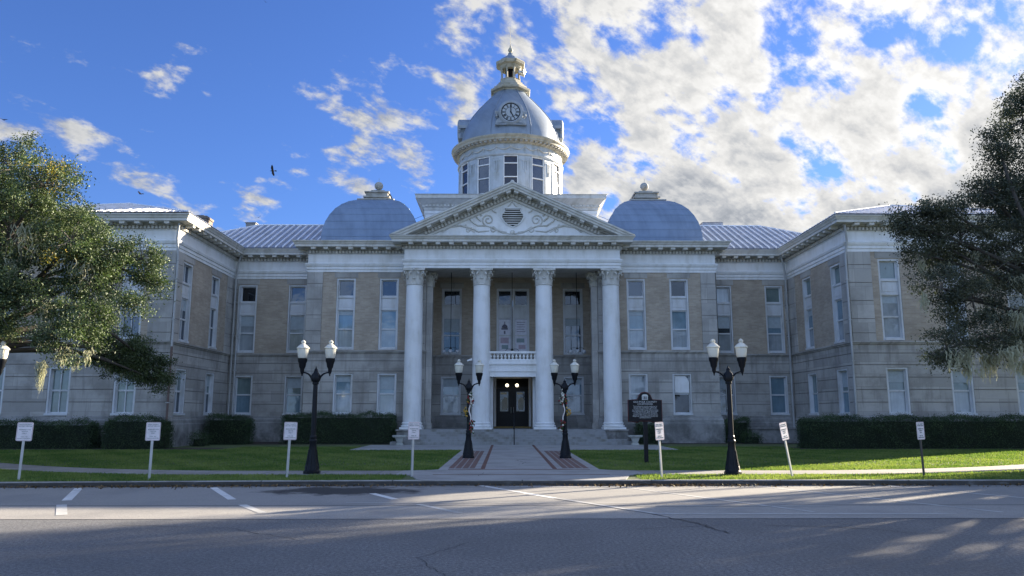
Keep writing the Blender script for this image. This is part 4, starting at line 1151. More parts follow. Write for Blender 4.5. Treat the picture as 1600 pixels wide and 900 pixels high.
# clock dormers on four sides
def clock(az):
    M = Matrix.Translation((DX, DY, 0)) @ Matrix.Rotation(az, 4, 'Z')
    Z0 = 23.36; yf = -4.02
    mb = MB()
    mb.box(-.86, .86, yf + .10, -2.4, 22.55, Z0, 0)
    mb.lathe([(.93, 0), (.93, 1.4)], 0, 0, 40, 0, M=Matrix.Translation((0, yf + .10, Z0)) @ Matrix.Rotation(R(-90), 4, 'X'))
    for s in (-1, 1):
        a, b_ = sorted((s * .88, s * 1.16)); mb.box(a, b_, yf + .06, -2.6, Z0 - .12, Z0 + .0, 1); mb.box(a, b_, yf + .03, -2.6, Z0 + .003, Z0 + .10, 1)
        mb.tube([(s * 1.02, yf + .15, Z0 - .13), (s * 1.05, yf + .10, Z0 - .28), (s * .98, yf + .18, Z0 - .42)], [.09, .10, .04], 8, 1)
        mb.prism([(s * .30, 22.62), (s * 1.12, 22.52), (s * 1.08, 22.72), (s * .84, 22.98), (s * .70, 22.78)], yf + .06, yf + .22, Matrix(((1, 0, 0, 0), (0, 0, 1, 0), (0, 1, 0, 0), (0, 0, 0, 1))), 1)
    mb.box(-1.14, 1.14, yf + .04, -2.6, 22.42, 22.50, 1)
    ringp = [(.70, 0.0), (.70, -.12), (.76, -.14), (.86, -.10), (.93, -.04), (.93, .02)]
    MR = Matrix.Translation((0, yf + .08, Z0)) @ Matrix.Rotation(R(-90), 4, 'X')
    mb.lathe(ringp, 0, 0, 48, 1, cap=False, M=MR)
    c = mb.build('clock', [DOMEM, CLKT], None, 40, M=M); c.parent = CH; c.matrix_parent_inverse = Matrix.Translation((0, -43, 0))
    MC = M @ Matrix.Translation((0, yf, Z0)) @ Matrix.Rotation(R(90), 4, 'X')     # xy plane of the dial, +z towards the viewer
    mb = MB(); mb.lathe([(.69, -.06), (.69, 0.0)], 0, 0, 48, 0)
    mb.build('clock_face', DIAL, c, M=MC)
    mb = MB()
    def annulus(r0, r1, z0, z1):
        mb.lathe([(r0, z0), (r1, z0), (r1, z1), (r0, z1), (r0, z0)], 0, 0, 48, cap=False)
    annulus(.63, .70, .002, .012); annulus(.37, .395, .002, .010)
    def bar(x0, y0, x1, y1, w, z=.011):
        d = Vector((x1 - x0, y1 - y0)); n = Vector((-d.y, d.x)).normalized() * w / 2
        mb.add([(x0 + n.x, y0 + n.y, z), (x0 - n.x, y0 - n.y, z), (x1 - n.x, y1 - n.y, z), (x1 + n.x, y1 + n.y, z), (x0 + n.x, y0 + n.y, .002), (x0 - n.x, y0 - n.y, .002), (x1 - n.x, y1 - n.y, .002), (x1 + n.x, y1 + n.y, .002)], [(0, 1, 2, 3), (0, 4, 5, 1), (1, 5, 6, 2), (2, 6, 7, 3), (3, 7, 4, 0)])
    ROM = ['XII', 'I', 'II', 'III', 'IIII', 'V', 'VI', 'VII', 'VIII', 'IX', 'X', 'XI']
    for h, rn in enumerate(ROM):
        a = -h * PI / 6; wd = {'I': .035, 'V': .075, 'X': .08}
        tot = sum(wd[c_] for c_ in rn); x = -tot / 2
        for c_ in rn:
            q = wd[c_]; xm = x + q / 2; x += q
            segs = {'I': [(xm, .41, xm, .61)], 'V': [(xm - .028, .61, xm, .41), (xm + .028, .61, xm, .41)], 'X': [(xm - .03, .61, xm + .03, .41), (xm + .03, .61, xm - .03, .41)]}[c_]
            for (x0, y0, x1, y1) in segs:
                ca, sa = math.cos(a), math.sin(a)
                bar(x0 * ca - y0 * sa, x0 * sa + y0 * ca, x1 * ca - y1 * sa, x1 * sa + y1 * ca, .022)
    mb.build('numerals', BLACK, c, M=MC)
    mb = MB()
    def hand(a, L, w, z):
        ca, sa = math.cos(a), math.sin(a)
        P = [(-w / 2, -.08), (w / 2, -.08), (w * .62, L * .75), (0, L), (-w * .62, L * .75)]
        mb.prism([(x * ca - y * sa, x * sa + y * ca) for x, y in P], z, z + .01)
    hand(R(-0.5), .62, .055, .03); hand(R(-152), .50, .06, .018)
    mb.lathe([(.045, .012), (.045, .05)], 0, 0, 16)
    mb.build('hands', BLACK, c, M=MC)
CLKT = paint('clock_surround_paint', (0.33, 0.37, 0.42), 0.5, 0.2)
DIAL = plain('dial_grey', (0.42, 0.46, 0.50), 0.5)
for q in range(4): clock(q * PI / 2)

# lantern and finial
mb = MB(); o8 = R(22.5)
def oct_(prof, mi=0): mb.lathe(prof, DX, DY, 8, mi, o8)
oct_([(1.42, 26.30), (1.42, 26.42), (1.62, 26.46), (1.66, 26.60), (1.58, 26.66), (1.40, 26.72), (1.36, 26.88), (1.22, 26.96), (1.10, 27.10), (1.02, 27.14), (1.02, 27.24), (.86, 27.34), (.82, 27.5), (.86, 27.53)])
oct_([(.42, 27.5), (.42, 28.6)], 2)
oct_([(.80, 28.42), (.84, 28.50), (.90, 28.56), (.92, 28.66), (1.16, 28.74), (1.22, 28.92), (1.20, 28.98), (.98, 29.02)])
part_l = None
lm = mb
mb2 = MB()
for i in range(8):
    a = o8 + i * PI / 4; cx, cy = DX + .72 * math.cos(a), DY + .72 * math.sin(a)
    mb2.lathe([(.10, 27.53), (.10, 27.60), (.075, 27.64), (.065, 28.3), (.10, 28.38), (.10, 28.45)], cx, cy, 10)
lan = part(lm, 'lantern', [LANT, LANT, DARK])
mb2.build('lantern_column', LANT, lan, 50)
mb = MB(); mb.lathe([(1.0, 29.02), (.92, 29.12), (.80, 29.28), (.62, 29.42), (.42, 29.55), (.26, 29.68), (.18, 29.82), (.20, 29.86)], DX, DY, 8, 0, o8)
mb.build('cap', DOMEM, lan)
mb = MB(); mb.lathe([(.20, 29.86), (.13, 29.92), (.10, 29.98), (.17, 30.05), (.20, 30.15), (.16, 30.26), (.08, 30.36), (.05, 30.5), (.03, 30.6)], DX, DY, 14); mb.tube([(DX, DY, 30.55), (DX, DY, 32.15)], .022, 6, r1=.008)
mb.build('finial', LANT, lan, 50)
mb = MB(); mb.tube([(DX + .75, DY - .55, 28.05), (DX + 1.1, DY - .75, 28.0)], [.06, .19], 12); mb.tube([(DX + .7, DY - .35, 27.98), (DX + 1.1, DY - .35, 27.9)], [.05, .16], 12); mb.box(DX + .62, DY * 0 + DX + .82, DY - .7, DY - .3, 27.95, 28.15)
mb.build('loudspeaker', GALV, lan)
mb = MB()
for s in (-1, 1):
    for (z0, z1, x0, x1) in ((13.2, 15.1, 8.2, 5.95), (12.9, 14.5, 8.3, 5.95)): mb.tube([(s * x0, 47.5, z0), (s * (x0 + x1) / 2, 49.3, (z0 + z1) / 2 - .06), (s * x1, 51, z1)], .012, 5)
part(mb, 'cable', BLACK)

# downpipes
PIPE = paint('downpipe_paint', (0.44, 0.45, 0.45), .5, .2); PIPEB = plain('downpipe_brown', (0.15, 0.10, 0.085), .5)
for k_, pts in enumerate(([(-16.45, 36.95, 10.98), (-16.5, 37.0, 10.55), (-16.53, 37.02, 10.2), (-16.46, 37.10, 9.4), (-16.46, 37.13, 4.9)],
            [(16.45, 36.95, 10.98), (16.5, 37.0, 10.55), (16.53, 37.02, 10.2), (16.45, 37.10, 9.4), (16.45, 37.13, .3)],
            [(-16.05, 44.75, 10.98), (-16.25, 44.95, 10.5), (-16.40, 45.15, 9.7), (-16.42, 45.2, .3)], [(16.05, 44.75, 10.98), (16.25, 44.95, 10.5), (16.40, 45.15, 9.7), (16.42, 45.2, .3)],
            [(-16.2, 45.22, 9.2), (-16.2, 45.22, .3)])):
    mb = MB(); mb.tube(pts, .055, 10)
    if k_ == 0: mb.tube([(-16.46, 37.13, 4.9), (-16.46, 37.13, .3)], .055, 10, 1)
    for z in (8.2, 6.2, 4.2, 2.2):
        x, y = pts[-1][0], pts[-1][1]; mb.box(x - .08, x + .08, y - .07, y + .1, z, z + .04)
    part(mb, 'downpipe', [PIPE, PIPEB], smooth=50)
# small clutter on the facade
mb = MB(); mb.box(-4.83, -4.75, 45.0, 45.1, 4.0, 4.12)
mb = MB(); mb.box(-2.27, -2.22, 42.0, 42.1, 4.55, 4.7)
mb.tube([(-2.2, 42.05, 4.62), (-2.45, 41.95, 4.55)], .05, 8)
part(mb, 'security_camera', WHITE, smooth=50)

# access ramp wall and basement opening at the right recess
mb = MB(); mb.box(12.75, 16.3, 43.0, 43.25, .1, .86); mb.box(12.68, 16.35, 42.93, 43.32, .863, .96)
mb.box(12.75, 12.95, 43.253, 45.2, .1, .86)
tag(mb.build('ramp_wall', BASEST), 'low grey stone wall with a dark cap in the right recess, behind the leaning sign', 'wall')
mb = MB(); mb.box(11.9, 12.55, 45.20, 45.235, .35, .95)
part(mb, 'basement_window', DARK)

# ------------------------------------------------------------------ street furniture
def m_lens(name, col, emit):
    def fn(k, b, out, tc):
        b.inputs['Base Color'].default_value = (*col, 1); b.inputs['Roughness'].default_value = 0.16
        b.inputs['Transmission Weight'].default_value = 0.25; b.inputs['IOR'].default_value = 1.35
        b.inputs['Subsurface Weight'].default_value = 0.0
        x, y, z = k.sep(tc.outputs['Object'])
        a = k.math('ARCTAN2', y, x)
        bump(k, b, k.math('SINE', k.math('MULTIPLY', a, 26)), 0.6, 0.006)
    return mat(name, fn)
LENS = m_lens('prismatic_globe', (0.92, 0.90, 0.78), 0)
LENSW = plain('globe_inner', (0.80, 0.78, 0.70), 0.5)

def make_lamp():
    t = thing('street_lamp', 'x', 'street lamp', (0, 0, 0), group='twin globe lamp posts')
    mb = MB()
    mb.lathe([(.225, 0), (.225, .07), (.20, .09)], 0, 0, 8, 0, R(22.5)); mb.lathe([(.20, .09), (.18, .13), (.18, .20), (.155, .24)], 0, 0, 16)
    mb.lathe([(.155, .24), (.145, .28), (.125, .45), (.105, .62), (.09, .80), (.105, .83), (.105, .87), (.080, .90), (.09, .93), (.09, .97), (.072, 1.0)], 0, 0, 16)
    for i in range(8):
        a = i * PI / 4; mb.tube([(.175 * math.cos(a), .175 * math.sin(a), .13), (.14 * math.cos(a), .14 * math.sin(a), .34), (.108 * math.cos(a), .108 * math.sin(a), .62)], [.025, .018, .010], 6)
    mb.build('base', BLACK, t, 40)
    mb = MB(); n = 16; pr = [(.070, 1.0), (.066, 1.6), (.060, 2.25), (.058, 2.32), (.085, 2.34), (.085, 2.38), (.062, 2.40)]
    mb.lathe(pr, 0, 0, 16); mb.build('pole', BLACK, t, 40)
    mb = MB(); mb.lathe([(.075, 2.38), (.125, 2.44), (.135, 2.50), (.12, 2.58), (.06, 2.66), (.045, 2.70), (.05, 2.72), (.02, 2.76), (.004, 2.82)], 0, 0, 8)
    mb.build('hub', BLACK, t, 30)
    for s in (-1, 1):
        mb = MB(); mb.tube([(s * .08, 0, 2.44), (s * .13, 0, 2.54), (s * .20, 0, 2.61), (s * .29, 0, 2.645), (s * .37, 0, 2.65)], [.034, .028, .024, .022, .022], 8)
        arm = mb.build('arm', BLACK, t, 50)
        mb = MB(); cx = s * .37
        mb.lathe([(.012, 2.55), (.02, 2.60), (.035, 2.63), (.05, 2.67), (.055, 2.74), (.085, 2.80), (.10, 2.90), (.125, 2.95), (.13, 3.02), (.115, 3.03)], cx, 0, 16)
        mb.build('fitter', BLACK, arm, 40)
        mb = MB(); mb.lathe([(.105, 3.03), (.128, 3.07), (.143, 3.18), (.150, 3.27), (.172, 3.285), (.172, 3.31), (.150, 3.335), (.105, 3.375), (.078, 3.40), (.052, 3.41), (.050, 3.425), (.064, 3.445), (.064, 3.475), (.035, 3.51), (.004, 3.525)], 0, 0, 24)
        g = mb.build('globe', LENS, arm, 35); g.location = (cx, 0, 0)
        mb = MB(); mb.lathe([(.07, 3.04), (.09, 3.12), (.10, 3.24), (.08, 3.30), (.03, 3.36)], 0, 0, 14); g2 = mb.build('lamp_core', LENSW, arm, 50); g2.location = (cx, 0, 0)
    return t
lp = make_lamp()
lspots = [(-5.47, 20.75, 'black twin globe lamp post on the left, between the hedge and the leaning parking sign'),
          (5.49, 20.3, 'black twin globe lamp post on the right, beside the historical marker'),
          (-1.70, 28.0, 'black twin globe lamp post on the left brick paving before the steps'),
          (1.76, 27.95, 'black twin globe lamp post on the right brick paving before the steps'),
          (-14.5, 21.1, 'twin globe lamp post cut off by the left edge, under the oak')]
for i, (x, y, lb) in enumerate(lspots):
    o = lp if i == 0 else copy_tree(lp)
    o.location = (x, y, 0.12); o['label'] = lb
    o.rotation_euler = (0, 0, [0.02, -0.03, 0.05, -0.02, 0.04][i])

# garlands on the two inner lamp posts
FL = [plain('flower_white', (0.75, 0.72, 0.62)), plain('flower_red', (0.28, 0.03, 0.03)), plain('flower_yellow', (0.55, 0.33, 0.05)), plain('garland_green', (0.03, 0.07, 0.02)), plain('ribbon_white', (0.72, 0.66, 0.62))]
def garland(x, y, s, label):
    t = thing('flower_garland', label, 'garland', (x, y, .12))
    rr = random.Random(int(s * 5 + 9)); mb = MB()
    for (dx, z, r, pal) in ((s * .10, 2.22, .09, (0, 0, 3)), (s * .12, 1.98, .07, (0, 1, 3)), (-s * .11, 1.62, .10, (2, 3, 2)), (s * .10, 1.22, .10, (1, 3, 1)), (s * .12, 1.02, .08, (0, 1, 3)), (-s * .02, 2.05, .07, (1, 2, 3))):
        for q in range(22):
            c = Vector((dx + rr.gauss(0, r * .5), -.06 + rr.gauss(0, r * .4), z + rr.gauss(0, r * .8)))
            mb.sphere(c, rr.uniform(.018, .036), 6, pal[rr.randrange(3)])
        for q in range(14):
            c = Vector((dx + rr.gauss(0, r * .6), -.05 + rr.gauss(0, r * .4), z + rr.gauss(0, r))); d = Vector((rr.uniform(-1, 1), rr.uniform(-1, 1), rr.uniform(-1, 1))).normalized() * .06; e = Vector((rr.uniform(-1, 1), rr.uniform(-1, 1), rr.uniform(-1, 1))).normalized() * .02
            mb.add([c - e, c + d, c + e, c - d * .4], [(0, 1, 2, 3)], 3)
    mb.build('flowers', FL, t, 60)
    mb = MB(); P = []
    for q in range(14):
        u = q / 13; P.append((s * (.05 + .035 * math.sin(u * 9)), -.085 - .01 * math.cos(u * 7), 2.15 - u * .86))
    vs = [];
    for p in P: vs += [(p[0] - .022, p[1], p[2]), (p[0] + .022, p[1] + .01, p[2])]
    mb.add(vs, [(2 * i, 2 * i + 1, 2 * i + 3, 2 * i + 2) for i in range(len(P) - 1)])
    mb.add([(a, b - .006, c) for a, b, c in vs], [(2 * i, 2 * i + 1, 2 * i + 3, 2 * i + 2) for i in range(len(P) - 1)])
    mb.build('ribbon', FL[4], t)
garland(-1.70, 28.0, 1, 'flower and ribbon garland tied to the left inner lamp post')
garland(1.76, 27.95, -1, 'flower and ribbon garland tied to the right inner lamp post')

# text as mesh
def text_mesh(body, size, align='CENTER', extrude=0.0015):
    cu = bpy.data.curves.new('txt', 'FONT'); cu.body = body; cu.size = size; cu.align_x = align; cu.align_y = 'CENTER'; cu.extrude = extrude; cu.resolution_u = 2
    o = bpy.data.objects.new('txt', cu); C.objects.link(o)
    bpy.context.view_layer.update()
    me = bpy.data.meshes.new_from_object(o.evaluated_get(bpy.context.evaluated_depsgraph_get()))
    bpy.data.objects.remove(o); bpy.data.curves.remove(cu)
    return me
def join_text(lines, name, m):
    """lines: (text, size, x, z) on a plate facing -y"""
    vs = []; fs = []
    for body, size, x, z in lines:
        me = text_mesh(body, size); o = len(vs)
        vs += [(v.co.x + x, -v.co.z, v.co.y + z) for v in me.vertices]; fs += [[o + i for i in p.vertices] for p in me.polygons]
        bpy.data.meshes.remove(me)
    me = bpy.data.meshes.new(name); me.from_pydata(vs, [], fs); me.materials.append(m)
    return me
SIGNW = plain('sign_white', (0.80, 0.76, 0.78), 0.4); INK = plain('sign_ink', (0.05, 0.10, 0.09), 0.5); INKR = plain('sign_ink_red', (0.30, 0.05, 0.06), 0.5)
sign_txt = join_text([('POLK COUNTY', .036, 0, .165), ('HISTORY CENTER', .034, 0, .125), ('RESERVED FOR', .036, 0, .045), ('VISITOR', .036, 0, .0), ('ONLY', .036, 0, -.045), ('MON - FRI', .03, 0, -.125), ('TOWING ENFORCED', .028, 0, -.165)], 'lettering', INK)
def rounded(w, h, r, n=5):
    P = []
    for cx, cy, a0 in ((w - r, h - r, 0), (-w + r, h - r, 90), (-w + r, -h + r, 180), (w - r, -h + r, 270)):
        for i in range(n + 1): a = R(a0 + 90 * i / n); P.append((cx + r * math.cos(a), cy + r * math.sin(a)))
    return P
MPL = Matrix(((1, 0, 0, 0), (0, 0, -1, 0), (0, 1, 0, 0), (0, 0, 0, 1)))
def make_sign():
    t = thing('parking_sign', 'x', 'sign', group='white parking signs along the kerb')
    mb = MB(); mb.box(-.028, .028, .008, .016, -.3, 1.30); mb.box(-.028, -.022, .016, .04, -.3, 1.30); mb.box(.022, .028, .016, .04, -.3, 1.30)
    mb.build('post', GALV, t)
    mb = MB(); mb.prism(rounded(.165, .22, .03), 0, .006, Matrix.Translation((0, 0, 1.13)) @ MPL)
    pl = mb.build('plate', SIGNW, t)
    mb = MB()
    o_, i_ = rounded(.155, .21, .025), rounded(.150, .205, .022); n = len(o_)
    mb.add([(x, -.0075, z + 1.13) for x, z in o_] + [(x, -.0075, z + 1.13) for x, z in i_], [(i, (i + 1) % n, n + (i + 1) % n, n + i) for i in range(n)])
    mb.build('border', INKR, pl)
    l = bpy.data.objects.new('lettering', sign_txt); C.objects.link(l); l.parent = pl; l.location = (0, -.008, 1.13)
    return t
sg = make_sign()
sspots = [(-11.95, 18.85, -30, 1.5, 0, 'white parking sign farthest left, in front of the long dark hedge'),
          (-8.97, 19.1, -36, .3, 0, 'white parking sign second from left, in front of the rounded hedge'),
          (-5.78, 19.55, -34, 1.4, 0, 'white parking sign leaning slightly, just left of the outer left lamp post'),
          (-2.73, 19.9, -38, .6, 0, 'white parking sign on the grass tip left of the entrance walk'),
          (3.50, 19.45, -40, -2.2, 0, 'narrow looking white parking sign turned away, just right of the historical marker'),
          (6.85, 19.75, -40, -8.5, 0, 'white parking sign leaning strongly to the left in front of the right hedge'),
          (10.15, 19.7, -32, -.8, 1, 'white parking sign farthest right, on a thin dark post')]
GALD = plain('dark_post', (0.07, 0.07, 0.07), .5, .4)
for i, (x, y, rz, lean, dk, lb) in enumerate(sspots):
    o = sg if i == 0 else copy_tree(sg)
    o.location = (x, y, .12); o['label'] = lb
    o.rotation_euler = (Matrix.Rotation(R(lean), 3, 'Y') @ Matrix.Rotation(R(-rz), 3, 'Z')).to_euler()
    if dk:
        for ch in o.children:
            if ch.name.startswith('post'): ch.data = ch.data.copy(); ch.data.materials[0] = GALD

# historical marker
t = thing('historical_marker', 'black historical marker on a post with a white pillared building emblem on its arched top', 'marker', (4.22, 25.6, .1), R(4))
MKB = plain('marker_black', (0.012, 0.012, 0.016), 0.35); MKW = plain('marker_lettering', (0.62, 0.65, 0.66), 0.5)
mb = MB(); mb.box(-.062, .062, -.05, .05, 0, 1.33); mb.build('post', MKB, t)
half = [(0, 1.36), (.2, 1.36), (.24, 1.32), (.55, 1.34), (.55, 2.02), (.26, 2.03), (.22, 2.08), (.18, 2.18), (.10, 2.25), (0, 2.27)]
pts = half + [(-x, z) for x, z in reversed(half[1:-1])]
mb = MB(); mb.prism(pts, -.03, .03, MPL); bd = mb.build('board', MKB, t)
RIM = plain('marker_rim', (0.10, 0.03, 0.03), .4)
mb = MB(); P2 = [(x * 1.02, -.0, 1.8 + (z - 1.8) * 1.03) for x, z in pts]; mb.tube([(a, 0, c) for a, b, c in P2] + [(P2[0][0], 0, P2[0][2])], .022, 6); mb.build('rim', RIM, bd, 60)
mb = MB()   # emblem: pale portico building in front of a dome shape
mb.box(-.10, .10, -.036, -.031, 2.035, 2.05); mb.prism([(-.11, 2.15), (.11, 2.15), (.085, 2.195), (.045, 2.215), (-.045, 2.215), (-.085, 2.195)], .031, .036, MPL)
for x in (-.085, -.035, .035, .085): mb.box(x - .013, x + .013, -.036, -.031, 2.05, 2.15)
mb.build('emblem', MKW, bd)
lines = [('OLD POLK COUNTY', .085, 0, 1.965), ('COURTHOUSE', .078, 0, 1.895)]
body = ['This building the second courthouse on', 'this site was completed in 1909 in the', 'neoclassical style. It was built to serve', 'the people of Polk County whose seat had', 'been placed at Bartow. Wings were added', 'in 1926. The county offices and courts', 'remained here until the new courthouse', 'opened in 1987. It was restored and now', 'houses the county historical museum and', 'genealogical library.']
lines += [(s_, .050, 0, 1.825 - i * .041) for i, s_ in enumerate(body)]
me = join_text(lines, 'lettering', MKW); l = bpy.data.objects.new('lettering', me); C.objects.link(l); l.parent = bd; l.location = (0, -.031, 0)

# stone benches / pedestal urns either side of the steps
BST = m_concrete('bench_stone', (0.42, 0.43, 0.40), (0.25, 0.27, 0.25))
def bench(x, y, lb):
    t = thing('stone_bench', lb, 'bench', (x, y, .12))
    mb = MB(); mb.box(-.36, .36, -.22, .22, .43, .50); mb.box(-.33, .33, -.20, .20, .40, .427); mb.build('slab', BST, t)
    mb = MB(); mb.frustum(0, 0, .34, .397, .20, .15, .25, .18); mb.frustum(0, 0, .12, .337, .12, .10, .20, .15); mb.frustum(0, 0, .0, .117, .21, .16, .14, .11); mb.build('foot', BST, t)
bench(-5.75, 40.35 - .45, 'pale stone bench left of the steps, under the first column')
bench(6.25, 40.35 - .45, 'pale stone bench right of the steps, under the last column')

# centre handrail on the steps
mb = MB(); mb.tube([(.08, 40.15, .12), (.08, 40.15, 1.0), (.08, 41.9, 1.72), (.08, 41.9, .87)], .025, 8); mb.tube([(.08, 40.15, .55), (.08, 41.9, 1.25)], .018, 8)
tag(mb.build('stair_handrail', BLACK, None, 50), 'black metal handrail up the middle of the entrance steps', 'handrail')

# pendant lanterns hanging in the portico
GLOBE = plain('opal_globe', (0.55, 0.58, 0.62), 0.3)
def pendant(x, zb, lb):
    t = thing('pendant_lamp', lb, 'pendant lamp', (x, 44.8, 0), group='hanging lamps in the portico')
    mb = MB(); mb.tube([(0, 0, 9.97), (0, 0, zb + .1)], .018, 6); mb.lathe([(.03, zb + .16), (.06, zb + .12), (.05, zb + .04), (.02, zb)], 0, 0, 10); mb.build('rod', BLACK, t)
    for k_ in range(3):
        a = [R(0), R(180), R(270)][k_]; c, s = math.cos(a), math.sin(a); r = .40 if k_ < 2 else .2
        mb = MB(); mb.tube([(0, 0, zb + .08), (c * r * .4, s * r * .4, zb + .14), (c * r * .8, s * r * .8, zb + .12), (c * r, s * r, zb + .02)], .014, 6); arm = mb.build('arm', BLACK, t)
        mb = MB(); mb.sphere((c * r, s * r, zb - .10), .125, 14); mb.build('globe', GLOBE, arm, 60)
pendant(-3.57, 5.38, 'pendant lamp with opal globes hanging between the first and second columns')
pendant(0.02, 5.30, 'pendant lamp with opal globes hanging over the balcony')
pendant(3.82, 5.38, 'pendant lamp with opal globes hanging between the third and fourth columns')

# ------------------------------------------------------------------ vegetation
def leaf_mesh(name, pos, size, mats, tint, seed=0, up=0.3, aspect=0.5, parent=None, hang=None):
    """one pointed quad per position"""
    rs = np.random.RandomState(seed); n = len(pos)
    d = rs.normal(size=(n, 3)); d /= np.linalg.norm(d, axis=1, keepdims=True)
    q = rs.normal(size=(n, 3)); q[:, 2] += up * 2
    w = np.cross(d, q); w /= (np.linalg.norm(w, axis=1, keepdims=True) + 1e-9)
    s = size * rs.uniform(.65, 1.35, size=(n, 1))
    a = pos - d * s * .5; c = pos + d * s * .5; b = pos + w * s * aspect * .5; e = pos - w * s * aspect * .5
    V = np.empty((n * 4, 3), np.float32); V[0::4] = a; V[1::4] = b; V[2::4] = c; V[3::4] = e
    me = bpy.data.meshes.new(name); me.vertices.add(n * 4); me.vertices.foreach_set('co', V.ravel())
    me.loops.add(n * 4); me.loops.foreach_set('vertex_index', np.arange(n * 4, dtype=np.int32))
    me.polygons.add(n); me.polygons.foreach_set('loop_start', np.arange(0, n * 4, 4, dtype=np.int32)); me.polygons.foreach_set('loop_total', np.full(n, 4, np.int32))
    at = me.attributes.new('tint', 'FLOAT', 'FACE'); at.data.foreach_set('value', np.asarray(tint, np.float32))
    me.materials.append(mats); me.update(calc_edges=True)
    o = bpy.data.objects.new(name, me); C.objects.link(o)
    if parent is not None: o.parent = parent
    return o
OAKL = leafmat('oak_leaf', (0.018, 0.034, 0.012), (0.120, 0.165, 0.062), 0.20, yellow=(0.42, 0.30, 0.03))  # tone range widened: shadowed and sunlit leaves put into the colour
OAKD = leafmat('oak_leaf_dark', (0.020, 0.028, 0.016), (0.105, 0.112, 0.070), 0.28, yellow=(0.2, 0.16, 0.03))  # darker, greyer copy of the leaf, backlit look put into the colour
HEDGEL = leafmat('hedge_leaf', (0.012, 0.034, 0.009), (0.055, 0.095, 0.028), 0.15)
BARK = m_concrete('oak_bark', (0.085, 0.075, 0.062), (0.04, 0.035, 0.03))
TWIG = m_concrete('grey_twig', (0.16, 0.145, 0.125), (0.09, 0.08, 0.07))
def m_moss():
    def fn(k, b, out, tc):
        df = k.add('ShaderNodeBsdfDiffuse'); df.inputs[0].default_value = (0.44, 0.45, 0.33, 1)  # pale colour stands in for sunlight that the crown keeps off the moss
        tr = k.add('ShaderNodeBsdfTranslucent'); tr.inputs[0].default_value = (0.46, 0.46, 0.30, 1)
        m1 = k.add('ShaderNodeMixShader'); m1.inputs[0].default_value = .4
        k.l.new(df.outputs[0], m1.inputs[1]); k.l.new(tr.outputs[0], m1.inputs[2]); k.l.new(m1.outputs[0], out.inputs[0])
    return mat('spanish_moss', fn)
MOSSM = m_moss()

